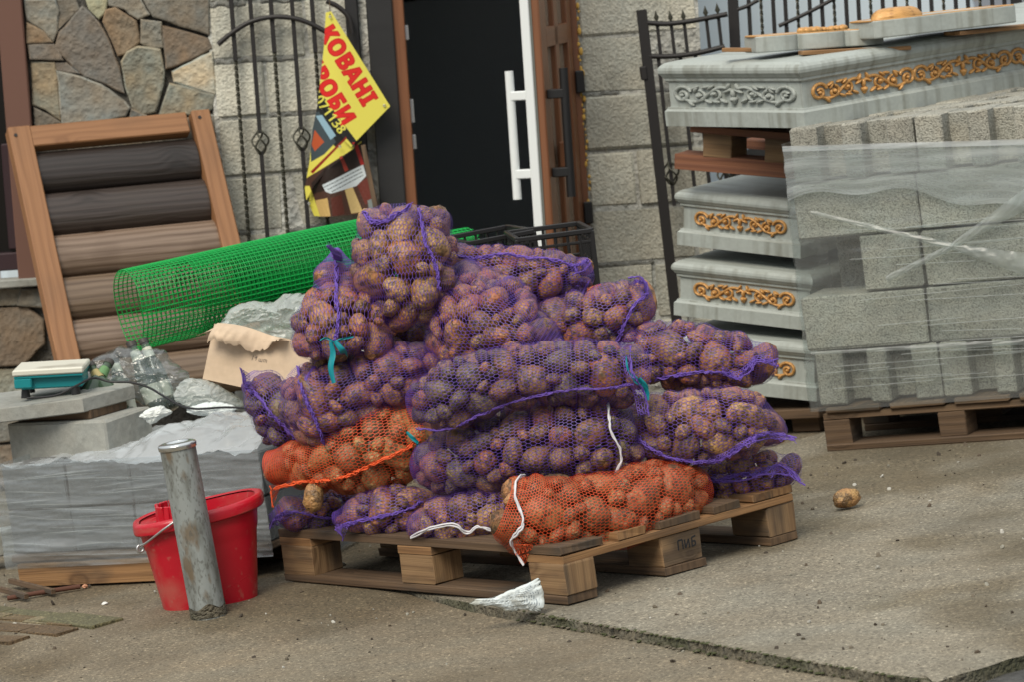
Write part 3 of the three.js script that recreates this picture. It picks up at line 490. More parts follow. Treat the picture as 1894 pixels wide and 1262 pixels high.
function hexNet(P, nu, nv, w, keep) { // knitted net over a surface P(u, v) -> [point, normal]: zigzag cells, every strand a ribbon
  const t = [], nr = [], ix = [], pts = [];
  const at = (i, j) => P(i / nu, j / nv);
  const strand = (a, b) => {
    if (keep && !(keep(a[0], a[1]) || keep(b[0], b[1]))) return;
    const d = b[0].clone().sub(a[0]), s = d.cross(a[1]).normalize(); if (!(s.lengthSq() > 0.5)) return; s.multiplyScalar(w / 2);
    const k = t.length / 3; for (const q of [a, b]) for (const m of [1, -1]) { t.push(q[0].x + s.x * m, q[0].y + s.y * m, q[0].z + s.z * m); nr.push(q[1].x, q[1].y, q[1].z); }
    ix.push(k, k + 2, k + 1, k + 1, k + 2, k + 3);
  };
  const row = []; for (let j = 0; j <= nv; j++) { const r = []; for (let i = 0; i <= nu; i++) { const z = (i + j) & 1 ? 0.22 : -0.22; r.push(P(i / nu, clamp((j + z) / nv))); } row.push(r); }
  for (let j = 0; j <= nv; j++) for (let i = 0; i < nu; i++) { strand(row[j][i], row[j][i + 1]); if (j < nv && ((i + j) & 1)) strand(row[j][i], row[j + 1][i]); }
  const g = new THREE.BufferGeometry(); g.setAttribute('position', new THREE.Float32BufferAttribute(t, 3)); g.setAttribute('normal', new THREE.Float32BufferAttribute(nr, 3)); g.setIndex(ix); return g;
}
const interp = (a, s) => { const x = s * (a.length - 1), i = Math.min(a.length - 2, Math.floor(x)), t = x - i, q = k => a[clamp(k, 0, a.length - 1)]; const p0 = q(i - 1), p1 = q(i), p2 = q(i + 1), p3 = q(i + 2); return Math.max(0.3, 0.5 * (2 * p1 + (p2 - p0) * t + (2 * p0 - 5 * p1 + 4 * p2 - p3) * t * t + (3 * p1 - p0 - 3 * p2 + p3) * t * t * t)); };
const SKIN = { mixed: [0, 1, 1, 2, 4, 2], dark: [2, 3, 2, 3, 1], pale: [0, 4, 0, 1], rosy: [1, 4, 1, 2], gold: [0, 4, 0, 2] };
function sack({ label, pts, hw, dr = 0.95, color = 'purple', tone = 'mixed', seed = 1, rmax = 0.034, rmin = 0.0155, loose = 0, lift = 0 }) {
  rnd = mulberry(seed * 101 + 3);
  const W = pts.map(p => atZ(...p)), curve = new THREE.CatmullRomCurve3(W, false, 'centripetal'), zc = pts.reduce((a, p) => a + p[2], 0) / pts.length, k = perPx(zc);
  const lo = W.reduce((a, p) => p.y < a ? p.y : a, 9), org = V(W.reduce((a, p) => a + p.x, 0) / W.length, lo - Math.max(...hw) * k * 0.9, zc);
  const g = thing('potato_sack', label, 'potato sack', org, 'net sacks of potatoes heaped on the pallet');
  const NS = 64, NT = 72, fr = [];
  for (let i = 0; i <= NS; i++) { const s = i / NS, c = curve.getPoint(s), T = curve.getTangent(s), K = EYE.clone().sub(c).normalize(), D = K.clone().addScaledVector(T, -K.dot(T)).normalize(), U = T.clone().cross(D).normalize(); const h = interp(hw, s) * k * 1.06; fr.push({ c, T, D, U, h, d: h * dr }); }
  const frame = s => { const x = clamp(s) * NS, i = Math.min(NS - 1, Math.floor(x)), t = x - i, a = fr[i], b = fr[i + 1]; return { c: a.c.clone().lerp(b.c, t), D: a.D.clone().lerp(b.D, t).normalize(), U: a.U.clone().lerp(b.U, t).normalize(), T: a.T, h: mixn(a.h, b.h, t), d: mixn(a.d, b.d, t) }; };
  const dirAt = (f, th) => f.U.clone().multiplyScalar(f.h * Math.sin(th)).addScaledVector(f.D, f.d * Math.cos(th));
  const list = [], len0 = curve.getLength();
  const tryAdd = (r, inset, tight) => {
    const s = rr(0.02, 0.98); if (Math.min(s, 1 - s) * len0 < r * 0.85) return; const th = rr(-2.15, 2.15), f = frame(s), d = dirAt(f, th), R = d.length(); d.normalize();
    if (Math.min(f.h, f.d) < r * 0.75) return; const q = f.c.clone().addScaledVector(d, Math.max(0, R - r * inset));
    for (const o of list) if (o.p.distanceTo(q) < (o.r + r) * tight) return;
    list.push({ p: q, r, n: d, T: f.T });
  };
  for (let i = 0; i < 26; i++) tryAdd(rmax * rr(1.05, 1.4), 0.97, 0.9);
  const n1 = 2400; for (let i = 0; i < n1; i++) { const t = i / n1; tryAdd(mixn(rmax, rmin, Math.pow(t, 0.75)) * rr(0.86, 1.12), 0.97, 0.885); }
  for (let i = 0; i < 420; i++) tryAdd(rr(0.022, 0.032), 3.0, 0.78);
  for (const o of list) { // lay each one down along the sack's skin
    const kind = Math.floor(rr(0, 9)), pg = potatoGeo[kind]; let y = V(rr(-1, 1), rr(-1, 1), rr(-1, 1)); y.addScaledVector(o.n, -y.dot(o.n) * 0.85).normalize();
    const x = y.clone().cross(V(rr(-1, 1), rr(-1, 1), rr(-1, 1))).normalize(), q = new THREE.Quaternion().setFromRotationMatrix(new THREE.Matrix4().makeBasis(x, y, x.clone().cross(y)));
    const m = part('potato', pg.g, M.potato[SKIN[tone][Math.floor(rr(0, SKIN[tone].length))]], g); m.position.copy(o.p).sub(org); m.quaternion.copy(q); m.scale.setScalar(o.r * 0.98);
    o.q = q.clone().invert(); o.ax = [o.r * pg.f, o.r * pg.e, o.r * 0.98];
  }
  // the net: a skin drawn tight over the potatoes
  const raw = new Float32Array((NS + 1) * NT), R = new Float32Array((NS + 1) * NT), dirs = [];
  for (let i = 0; i <= NS; i++) for (let j = 0; j < NT; j++) {
    const f = fr[i], d = dirAt(f, j / NT * 2 * Math.PI - Math.PI), L = d.length(); d.normalize(); dirs.push(d); let best = 0;
    for (const o of list) {
      const w = f.c.clone().sub(o.p); const b0 = w.dot(d); if (w.lengthSq() - b0 * b0 > (o.r * 1.5) ** 2 || b0 > o.r * 1.5) continue;
      const a = w.applyQuaternion(o.q), e = d.clone().applyQuaternion(o.q); a.set(a.x / o.ax[0], a.y / o.ax[1], a.z / o.ax[2]); e.set(e.x / o.ax[0], e.y / o.ax[1], e.z / o.ax[2]);
      const A = e.dot(e), B = a.dot(e), C = a.dot(a) - 1, D = B * B - A * C; if (D > 0) best = Math.max(best, (-B + Math.sqrt(D)) / A);
    }
    best = Math.min(best, L * 1.35 + 0.02); raw[i * NT + j] = best ? best + 0.0022 : 0; R[i * NT + j] = Math.max(best, L * 0.9);
  }
  for (let it = 0; it < 34; it++) for (let i = 1; i < NS; i++) for (let j = 0; j < NT; j++) { const q = i * NT, av = (R[q + NT + j] + R[q - NT + j] + R[q + (j + 1) % NT] + R[q + (j + NT - 1) % NT]) / 4; R[q + j] = Math.max(raw[q + j], av * 0.9975); }
  const pos = []; for (let i = 0; i <= NS; i++) for (let j = 0; j < NT; j++) pos.push(fr[i].c.clone().addScaledVector(dirs[i * NT + j], R[i * NT + j]).sub(org));
  const nor = pos.map((p, q) => { const i = Math.floor(q / NT), j = q % NT, a = pos[Math.min(NS, i + 1) * NT + j], b = pos[Math.max(0, i - 1) * NT + j], c = pos[i * NT + (j + 1) % NT], d = pos[i * NT + (j + NT - 1) % NT]; const n = a.clone().sub(b).cross(c.clone().sub(d)).normalize(); if (n.dot(dirs[q]) < 0) n.negate(); return n; });
  const surf = (u, v) => { const y = clamp(v) * NS, i = Math.min(NS - 1, Math.floor(y)), ty = y - i, x = u * NT, j0 = Math.floor(x), tx = x - j0, j = ((j0 % NT) + NT) % NT, j2 = (j + 1) % NT; const A = arr => arr[i * NT + j].clone().lerp(arr[i * NT + j2], tx).lerp(arr[(i + 1) * NT + j].clone().lerp(arr[(i + 1) * NT + j2], tx), ty); return [A(pos), A(nor)]; };
  const hm = Math.max(...fr.map(f => f.h)), per = Math.PI * hm * (1 + dr), len = curve.getLength();
  const nu = 2 * Math.round(per / 0.0098), nv = Math.round(len / 0.0094), eye = EYE.clone().sub(org);
  const tw = rr(-0.03, 0.03), net = hexNet((u, v) => surf(u + tw * v + 0.004 * Math.sin(v * 40 + u * 20), v), nu, nv, color === 'purple' ? 0.00115 : 0.0014, (p, n) => n.dot(eye.clone().sub(p).normalize()) > -0.35);
  part('net', net, color === 'purple' ? M.purple : M.orange, g);
  // a coarse copy of that skin to lay seams and ties on
  const ip = [], ii = []; pos.forEach(p => ip.push(p.x + org.x, p.y + org.y, p.z + org.z)); for (let i = 0; i < NS; i++) for (let j = 0; j < NT; j++) { const a = i * NT + j, b = i * NT + (j + 1) % NT; ii.push(a, b, b + NT, a, b + NT, a + NT); }
  const hull = new THREE.BufferGeometry(); hull.setAttribute('position', new THREE.Float32BufferAttribute(ip, 3)); hull.setIndex(ii);
  const hullMesh = new THREE.Mesh(hull, new THREE.MeshStandardMaterial({ side: THREE.DoubleSide })); const rc = new THREE.Raycaster();
  let lastT = null;
  const on = (px, py, off = 0.004) => { const d = ray(px, py).normalize(); rc.set(EYE, d); const h = rc.intersectObject(hullMesh)[0]; const t = h ? h.distance : lastT ?? (EYE.z - zc + 0) / -d.z; if (h) lastT = t; return EYE.clone().addScaledVector(d, t - off).sub(org); };
  return { g, on, org, zc, color, k };
}
// a gathered seam, a cord or a loose net flap, laid along points of the photograph
function wavy(P, step, amp, seed) { rnd = mulberry(seed); const c = new THREE.CatmullRomCurve3(P), n = Math.max(4, Math.round(c.getLength() / step)), o = []; for (let i = 0; i <= n; i++) o.push(c.getPoint(i / n).add(V(rr(-amp, amp), rr(-amp, amp), rr(-amp, amp) * 0.6))); return o; }
function seam(s, px, { w = 0.0042, seed = 1, mat } = {}) {
  const P = px.map(q => s.on(q[0], q[1], 0.005)), L = [];
  for (let k = 0; k < 3; k++) L.push(tube(wavy(P, 0.011, w * 0.75, seed * 7 + k), w * 0.34, Math.max(20, P.length * 12), 4));
  for (let k = 0; k < 2; k++) L.push(tube(wavy(P, 0.006, w * 1.1, seed * 7 + k + 3), w * 0.2, Math.max(30, P.length * 20), 4));
  return part('seam', merge(L), mat || (s.color === 'purple' ? M.purpleSeam : M.orangeSeam), s.g);
}
function cord(s, px, seed = 1, r = 0.0026) { const P = px.map(q => s.on(q[0], q[1], 0.008)); const L = []; for (let k = 0; k < 2; k++) { const w = wavy(P, 0.016, 0.0022, seed * 5 + k); w.forEach(p => { p.y += (k - 0.5) * r * 1.7; }); L.push(tube(w, r, P.length * 14, 5)); } return part('edge_cord', merge(L), M.cordWhite, s.g, 'white edge cord'); }
function flap(s, outer, inner, { seed = 1, dz = 0, out = 0.02, hem = true, mat } = {}) { // loose ruffled end of the net between two outlines
  const A = new THREE.CatmullRomCurve3(outer.map(q => s.on(q[0], q[1], 0.004 + out))), B = new THREE.CatmullRomCurve3(inner.map(q => s.on(q[0], q[1], 0.004)));
  const P = (u, v) => { const p = B.getPoint(u).lerp(A.getPoint(u), v), e = 1e-2; p.z += 0.014 * v * Math.sin(u * 23 + seed); p.y += 0.006 * v * Math.sin(u * 37 + seed * 2) + 0.004 * v * Math.sin(u * 71 + seed); return p; };
  const PN = (u, v) => { const p = P(u, v), a = P(Math.min(1, u + 0.02), v).sub(P(Math.max(0, u - 0.02), v)), b = P(u, Math.min(1, v + 0.1)).sub(P(u, Math.max(0, v - 0.1))); return [p, a.cross(b).normalize()]; };
  const L = A.getLength(), Wd = A.getPoint(0.5).distanceTo(B.getPoint(0.5));
  const m = part('net_flap', hexNet(PN, Math.max(10, Math.round(L / 0.0048)), Math.max(3, Math.round(Wd / 0.0062)), 0.0013), mat || (s.color === 'purple' ? M.purpleSeam : M.orangeSeam), s.g);
  if (hem) part('seam', merge([0, 1, 2].map(k => tube(wavy(outer.map(q => s.on(q[0], q[1], 0.004 + out)), 0.012, 0.0026, seed * 11 + k), 0.0013, outer.length * 14, 4))), mat || (s.color === 'purple' ? M.purpleSeam : M.orangeSeam), s.g);
  return m;
}
function ribbon(s, px, w, mat, off = 0.012, dz = []) { // flat plastic tie
  const P = px.map((q, i) => s.on(q[0], q[1], off + (dz[i] || 0))), c = new THREE.CatmullRomCurve3(P);
  return part('tie', gridSheet(24, 3, (u, v) => { const p = c.getPoint(u), t = c.getTangent(u), sd = t.clone().cross(V(0.25 * Math.sin(u * 9), 0.2, 1)).normalize(); return p.addScaledVector(sd, (v - 0.5) * w * (0.7 + 0.5 * Math.sin(u * 3.1))).add(V(0, 0, 0.003 * Math.cos((v - 0.5) * 5 + u * 4))); }), mat, s.g);
}
const sacks = {};
// --- lowest row
sacks.lowLeft = sack({ label: 'flat purple net sack at the left end of the lowest row, above the pallet corner', pts: [[498, 962, -0.86], [560, 948, -0.88], [640, 948, -0.92], [700, 945, -0.98]], hw: [10, 34, 40, 36], tone: 'dark', seed: 1 });
seam(sacks.lowLeft, [[500, 972], [520, 955], [545, 948], [580, 955], [620, 962]], { seed: 1 });
flap(sacks.lowLeft, [[500, 978], [508, 962], [530, 945]], [[530, 965], [535, 955], [545, 945]], { seed: 2 });
sacks.lowMid = sack({ label: 'purple net sack with purple seam, lowest row left of the white-corded one', pts: [[620, 960, -0.70], [680, 950, -0.66], [740, 945, -0.64], [800, 945, -0.68]], hw: [14, 42, 50, 40], tone: 'mixed', seed: 2 });
seam(sacks.lowMid, [[622, 978], [660, 966], [710, 955], [750, 945], [780, 930]], { seed: 3, w: 0.006 });
flap(sacks.lowMid, [[622, 982], [632, 990], [634, 1000]], [[622, 970], [636, 970], [650, 966]], { seed: 4 });
sacks.lowCord = sack({ label: 'purple net sack with wavy white cord along its bottom edge, lowest row', pts: [[758, 975, -0.50], [810, 962, -0.45], [870, 955, -0.42], [945, 950, -0.42]], hw: [10, 42, 52, 46], tone: 'gold', seed: 3, rmax: 0.036 });
cord(sacks.lowCord, [[760, 996], [785, 983], [815, 973], [845, 973], [865, 986], [885, 976], [905, 981], [928, 988]], 2, 0.0026);
sacks.lowOrange = sack({ label: 'long orange net sack with white-corded left end on front pallet corner', pts: [[928, 935, -0.16], [985, 955, -0.17], [1060, 958, -0.20], [1150, 940, -0.27], [1230, 918, -0.36], [1292, 905, -0.44]], hw: [54, 78, 76, 72, 68, 44], color: 'orange', tone: 'rosy', seed: 4, rmax: 0.043 });
cord(sacks.lowOrange, [[970, 880], [957, 888], [952, 912], [962, 945], [968, 968], [958, 985], [946, 1000], [952, 1020], [968, 1046]], 3, 0.0027);
flap(sacks.lowOrange, [[950, 1005], [956, 1028], [968, 1048]], [[985, 1008], [985, 1020], [984, 1032]], { seed: 5, hem: false });
sacks.lowRight = sack({ label: 'small purple net sack at the right corner of the pallet, lowest row', pts: [[1285, 890, -0.60], [1340, 888, -0.55], [1410, 876, -0.52], [1478, 872, -0.55]], hw: [34, 50, 46, 12], tone: 'mixed', seed: 5 });
seam(sacks.lowRight, [[1300, 885], [1330, 890], [1370, 878], [1400, 880], [1440, 862], [1480, 890]], { seed: 6, w: 0.006 });
flap(sacks.lowRight, [[1318, 892], [1370, 890], [1410, 880], [1450, 878], [1488, 898]], [[1318, 878], [1370, 876], [1410, 866], [1445, 862], [1466, 868]], { seed: 7 });
// --- second row
sacks.orangeLeft = sack({ label: 'orange net sack with a bright orange seam on the left side of the heap', pts: [[500, 862, -0.84], [560, 858, -0.79], [630, 850, -0.74], [710, 826, -0.70], [790, 804, -0.70]], hw: [30, 48, 68, 84, 70], color: 'orange', tone: 'gold', seed: 6, rmax: 0.044 });
seam(sacks.orangeLeft, [[508, 905], [560, 892], [600, 890], [640, 882], [690, 860], [740, 838], [775, 815]], { seed: 8, w: 0.006 });
flap(sacks.orangeLeft, [[500, 900], [503, 915], [505, 938]], [[520, 895], [518, 905], [512, 920]], { seed: 9 });
ribbon(sacks.orangeLeft, [[752, 800], [764, 812], [774, 820]], 0.009, M.tealRibbon); ribbon(sacks.orangeLeft, [[770, 818], [774, 830], [770, 842]], 0.007, M.tealRibbon);
sacks.leftSmall = sack({ label: 'purple net sack leaning at the far left edge of the heap with a diagonal seam', pts: [[462, 700, -0.98], [500, 740, -0.94], [540, 780, -0.92], [575, 815, -0.92]], hw: [20, 52, 62, 30], tone: 'dark', seed: 7, rmax: 0.036 });
seam(sacks.leftSmall, [[450, 690], [456, 715], [480, 735], [500, 765], [530, 795], [565, 832]], { seed: 10, w: 0.006 });
flap(sacks.leftSmall, [[446, 682], [450, 700], [456, 722]], [[462, 692], [464, 706], [470, 722]], { seed: 11 });
sacks.leftMid = sack({ label: 'purple net sack below the one tied with turquoise ribbon, left side', pts: [[555, 700, -0.82], [600, 748, -0.75], [680, 718, -0.71], [760, 688, -0.70], [835, 660, -0.74]], hw: [40, 82, 72, 58, 30], tone: 'rosy', seed: 8, rmax: 0.039 });
seam(sacks.leftMid, [[552, 680], [556, 710], [566, 740], [580, 770], [592, 800], [600, 825]], { seed: 12, w: 0.006 });
sacks.frontCord = sack({ label: 'large purple net sack in the middle front with white cord down its right end', pts: [[782, 866, -0.56], [840, 856, -0.49], [930, 836, -0.44], [1030, 822, -0.41], [1110, 814, -0.40], [1152, 804, -0.44]], hw: [40, 66, 78, 82, 84, 54], tone: 'dark', seed: 9 });
cord(sacks.frontCord, [[1088, 716], [1110, 728], [1126, 758], [1128, 790], [1140, 820], [1150, 845], [1142, 870], [1136, 890], [1148, 905], [1140, 918]], 4, 0.0026);
cord(sacks.frontCord, [[1088, 716], [1106, 718], [1124, 732]], 5, 0.0028);
flap(sacks.frontCord, [[1148, 880], [1150, 902], [1140, 920]], [[1105, 892], [1118, 904], [1128, 914]], { seed: 13 });
sacks.rightMid = sack({ label: 'pale purple net sack on the right with a broad seam flap, second row', pts: [[1160, 800, -0.48], [1220, 795, -0.44], [1300, 790, -0.42], [1380, 785, -0.44], [1450, 800, -0.5]], hw: [44, 66, 70, 62, 12], tone: 'gold', seed: 10, rmax: 0.038 });
seam(sacks.rightMid, [[1172, 800], [1195, 825], [1230, 845], [1280, 855], [1330, 850], [1370, 825], [1400, 808], [1440, 805], [1470, 812]], { seed: 14, w: 0.006 });
flap(sacks.rightMid, [[1290, 862], [1340, 850], [1385, 822], [1430, 812], [1472, 815]], [[1290, 850], [1335, 840], [1375, 815], [1410, 800], [1440, 800]], { seed: 15 });
// --- third row
sacks.longTeal = sack({ label: 'long purple net sack lying across the middle, tied with turquoise at its right end', pts: [[770, 752, -0.44], [830, 735, -0.39], [920, 705, -0.36], [1020, 692, -0.35], [1110, 690, -0.35], [1185, 703, -0.38]], hw: [38, 64, 62, 58, 62, 58], tone: 'dark', seed: 11, rmax: 0.038 });
seam(sacks.longTeal, [[770, 795], [830, 795], [880, 772], [940, 748], [1000, 732], [1060, 722], [1120, 720], [1170, 712]], { seed: 16 });
flap(sacks.longTeal, [[1166, 640], [1170, 690], [1192, 730], [1200, 770]], [[1150, 650], [1156, 690], [1172, 730], [1180, 770]], { seed: 17 });
ribbon(sacks.longTeal, [[1158, 660], [1160, 680], [1166, 696]], 0.004, M.tealRibbon); ribbon(sacks.longTeal, [[1168, 692], [1176, 704], [1184, 712]], 0.012, M.tealRibbon); ribbon(sacks.longTeal, [[1186, 712], [1194, 724], [1197, 742]], 0.013, M.tealRibbon); ribbon(sacks.longTeal, [[1182, 700], [1194, 716], [1196, 730]], 0.01, M.tealRibbon);
sacks.right = sack({ label: 'purple net sack with a ruffled open end pointing right, upper right of the heap', pts: [[1160, 640, -0.72], [1210, 655, -0.68], [1290, 662, -0.64], [1370, 672, -0.62], [1432, 675, -0.64]], hw: [40, 62, 66, 52, 14], tone: 'rosy', seed: 12, rmax: 0.037 });
seam(sacks.right, [[1190, 708], [1240, 698], [1290, 690], [1340, 692], [1365, 700], [1390, 672], [1438, 668]], { seed: 18, w: 0.006 });
flap(sacks.right, [[1335, 690], [1362, 702], [1385, 690], [1400, 672], [1440, 678]], [[1335, 678], [1360, 688], [1380, 676], [1395, 660], [1425, 658]], { seed: 19 });
sacks.leftTied = sack({ label: 'pear-shaped purple net sack with turquoise ribbon bow, upper left', pts: [[622, 458, -0.86], [628, 510, -0.84], [634, 570, -0.80], [636, 622, -0.70], [640, 668, -0.68]], hw: [5, 44, 74, 98, 60], dr: 0.8, tone: 'rosy', seed: 13, rmax: 0.036 });
seam(sacks.leftTied, [[608, 455], [620, 470], [622, 510], [622, 550], [626, 590], [622, 620], [616, 634]], { seed: 20, w: 0.006 });
flap(sacks.leftTied, [[606, 452], [612, 462], [618, 476]], [[632, 468], [634, 476], [634, 484]], { seed: 21 });
ribbon(sacks.leftTied, [[612, 632], [616, 655], [612, 680], [618, 710]], 0.013, M.tealRibbon, 0.014); ribbon(sacks.leftTied, [[620, 632], [634, 650], [644, 675], [648, 702]], 0.015, M.tealRibbon, 0.016); ribbon(sacks.leftTied, [[592, 630], [604, 625], [618, 632]], 0.005, M.tealRibbon, 0.012); ribbon(sacks.leftTied, [[618, 632], [636, 626], [654, 622]], 0.005, M.tealRibbon, 0.012);
sacks.center = sack({ label: 'purple net sack forming the sloping mound behind the long one, heap middle', pts: [[835, 505, -0.86], [870, 560, -0.78], [900, 610, -0.68], [960, 640, -0.60], [1030, 672, -0.56]], hw: [34, 86, 112, 86, 36], dr: 0.75, tone: 'rosy', seed: 14, rmax: 0.036 });
sacks.rightUpper = sack({ label: 'purple net sack with pale seam near its raised right end, behind the middle sack', pts: [[985, 610, -0.84], [1040, 600, -0.78], [1110, 592, -0.74], [1165, 570, -0.74], [1196, 560, -0.76]], hw: [34, 56, 62, 52, 34], tone: 'mixed', seed: 15, rmax: 0.039 });
seam(sacks.rightUpper, [[1175, 520], [1192, 522], [1196, 545], [1176, 560], [1162, 585], [1150, 610], [1140, 635]], { seed: 22, w: 0.006 });
flap(sacks.rightUpper, [[1162, 514], [1184, 512], [1200, 545]], [[1162, 526], [1180, 530], [1186, 548]], { seed: 23 });
sacks.orangeBack = sack({ label: 'orange net sack barely showing behind the upper right purple sacks', pts: [[1075, 565, -1.02], [1120, 560, -1.0], [1180, 562, -1.0]], hw: [30, 38, 30], color: 'orange', tone: 'rosy', seed: 16 });
sacks.back = sack({ label: 'purple net sack with a folded right end, highest row right of the top sack', pts: [[820, 478, -0.98], [880, 500, -0.92], [960, 518, -0.88], [1040, 515, -0.86], [1092, 500, -0.88]], hw: [30, 50, 62, 50, 22], tone: 'rosy', seed: 17, rmax: 0.036 });
seam(sacks.back, [[830, 470], [880, 478], [930, 470], [980, 476], [1030, 482], [1070, 490], [1088, 480]], { seed: 24, w: 0.006 });
flap(sacks.back, [[1058, 508], [1078, 500], [1094, 486]], [[1056, 490], [1068, 486], [1080, 478]], { seed: 25 }); flap(sacks.back, [[1050, 555], [1075, 545], [1090, 520]], [[1045, 540], [1064, 530], [1075, 512]], { seed: 26 });
sacks.top = sack({ label: 'topmost purple net sack standing upright on the heap, largest potatoes', pts: [[752, 396, -0.82], [750, 430, -0.80], [748, 485, -0.76], [754, 540, -0.74], [758, 588, -0.76]], hw: [72, 92, 96, 88, 56], dr: 0.9, tone: 'gold', seed: 18, rmax: 0.043, rmin: 0.017 });
seam(sacks.top, [[775, 385], [782, 420], [788, 450], [802, 480], [810, 510], [812, 535]], { seed: 27, w: 0.006 });
seam(sacks.top, [[672, 392], [690, 410], [712, 408], [735, 396], [760, 378]], { seed: 28, w: 0.007 });
sacks.gap = sack({ label: 'dark purple net sack deep in the gap between the top and left tied sacks', pts: [[690, 650, -1.08], [750, 620, -1.06], [820, 600, -1.04]], hw: [60, 90, 70], tone: 'dark', seed: 19 });
// potatoes lying loose
{
  const p = potatoGeo[3], a = tag(part('loose_potato', p.g, M.potato[0], null), 'single loose potato lying on the bare pavement at right', 'potato');
  const q = atY(1567, 943, 0); a.position.set(q.x, 0.029, q.z - 0.01); a.scale.setScalar(0.0285); a.rotation.set(0.3, 0.4, 1.45);
  const b = tag(part('loose_potato', potatoGeo[5].g, M.potato[0], null), 'single bare oval potato wedged below the left orange sack', 'potato'); b.position.copy(atZ(580, 922, -0.70)); b.scale.set(0.03, 0.035, 0.03); b.rotation.set(0, 0, -0.3);
}
// ---------- things on the left ----------
// framed log-siding sample leaning against the wall
{
  const TL = atZ(4, 242, ZW + 0.30), TR = atZ(379, 208, ZW + 0.06), BL = atZ(104, 690, ZW + 0.70);
  const xd = TR.clone().sub(TL), W = xd.length(), dn = BL.clone().sub(TL); const Hh = dn.length() + 0.12;
  const g = thing('log_panel', 'brown wooden frame filled with five half-log boards, leaning at left', 'panel', TL); basis(g, xd, dn.clone().negate()); // x right, y up, z to the viewer; origin top left
  const k = perPx(ZW + 0.2), sw = 46 * k, dp = 0.055; rnd = mulberry(61);
  const shear = 0.0; // the frame is a little out of square
  const bx = (n, w, h, d, x, y, z, m) => { const q = boxUV(chamfer(w, h, d, 0.004), rr(0, 3), rr(0, 3)); return put(part(n, q, m, g), x, y, z); };
  put(bx('stile', sw * 0.92, Hh, dp, sw / 2, -Hh / 2, 0, M.frameWood), sw / 2 + 0.012, -Hh / 2, 0, 0, 0, shear * 0.4);
  put(bx('stile', sw * 0.78, Hh, dp, 0, 0, 0, M.frameWood), W - sw * 0.4 + 0.012, -Hh / 2, 0, 0, 0, shear * 0.4);
  bx('rail', W - sw * 1.7, 42 * k, dp - 0.004, W / 2, -22 * k, -0.001, M.frameWood);
  for (const [x, y] of [[0.036, -0.034], [W - 0.03, -0.03]]) part('screw', moved(new THREE.CylinderGeometry(0.006, 0.006, 0.004, 10), x, y, dp / 2 + 0.001, Math.PI / 2), M.iron, g);
  const tones = [M.logDark, M.logMid, M.logPale, M.logTan, M.logPale, M.logTan], L = W - sw * 1.62, hB = 85 * k;
  tones.forEach((m, i) => { // half-round boards, their bellies outward
    const n = 12, t = []; const prof = []; for (let q = 0; q <= n; q++) { const a = q / n * Math.PI; prof.push([Math.cos(a) * hB * 0.5, Math.pow(Math.sin(a), 0.75) * 0.062]); }
    const geo = gridSheet(1, n, (u, v) => { const c = prof[Math.round(v * n)]; return V((u - 0.5) * L, c[0], c[1]); }); const p = geo.attributes.position, uv = geo.attributes.uv; const o = rr(0, 3); for (let q = 0; q < p.count; q++) uv.setXY(q, p.getX(q) + o, (q >> 1) / n * 0.14 + o);
    put(part('log_board', geo, m, g), W / 2 + 0.010 + i * 0.002, -42 * k - hB * (i + 0.5), -0.05, 0, 0, 0);
  });
  part('backing', boxUV(new THREE.BoxGeometry(L, hB * 6, 0.01).translate(W / 2 + 0.01, -42 * k - hB * 3, -0.056)), M.pineDirty, g);
}
// roll of green plastic lattice
{
  const A = atZ(240, 573, -2.12), B = atZ(705, 468, -2.45), ax = B.clone().sub(A), L = ax.length();
  const g = thing('mesh_roll', 'roll of bright green plastic garden mesh lying behind the cardboard box', 'mesh roll', A); basis(g, ax, V(0, 1, 0));
  const layers = [[0.126, 0, 1, 'outer_layer'], [0.118, 0.24, 1, 'inner_layer'], [0.106, 0.42, 0.99, 'inner_layer'], [0.092, 0.46, 0.98, 'inner_layer'], [0.08, 0.5, 0.98, 'inner_layer']];
  layers.forEach(([r, a, b, nm], q) => {
    const list = [], cell = 0.0145, n = Math.round(2 * Math.PI * r / cell), rings = Math.round(L * (b - a) / cell);
    const rad = (th, x) => r * (1 + 0.05 * Math.sin(2 * th + q * 0.6 + x * 1.5) + 0.02 * Math.sin(3 * th + x * 5) - 0.03 * Math.max(0, Math.sin(th + 1)) * x);
    const P = (th, x) => V(x, Math.sin(th) * rad(th, x / L), Math.cos(th) * rad(th, x / L));
    for (let i = 0; i < n; i++) { const th = i / n * 2 * Math.PI + q * 0.03; const pts = []; for (let s = 0; s <= 5; s++) pts.push(P(th + 0.05 * Math.sin(s * 0.6), L * mixn(a, b, s / 5))); list.push(tube(pts, 0.0021, 6, 3)); }
    for (let i = 0; i <= rings; i++) { const x = L * a + i * cell, pts = []; for (let s = 0; s < 26; s++) pts.push(P(s / 26 * 2 * Math.PI, x + 0.003 * Math.sin(s * 0.5))); list.push(new THREE.TubeGeometry(new THREE.CatmullRomCurve3(pts, true), 52, 0.0020, 3, true)); }
    part(nm, merge(list), M.green, g);
  });
  // loose flap of the sheet at the lower left and a second coil behind the top sack
  const fl = [], e = (u, v) => V(0.28 + u * 0.2, -0.135 - v * 0.012 - 0.004 * Math.sin(u * 9), 0.03 + v * 0.045);
  for (let i = 0; i <= 14; i++) fl.push(tube([0, 0.5, 1].map(v => e(i / 14, v)), 0.0012, 4, 3)); for (let j = 0; j <= 3; j++) fl.push(tube([0, 0.25, 0.5, 0.75, 1].map(u => e(u, j / 3)), 0.0012, 10, 3));
  part('loose_edge', merge(fl), M.green, g);
}
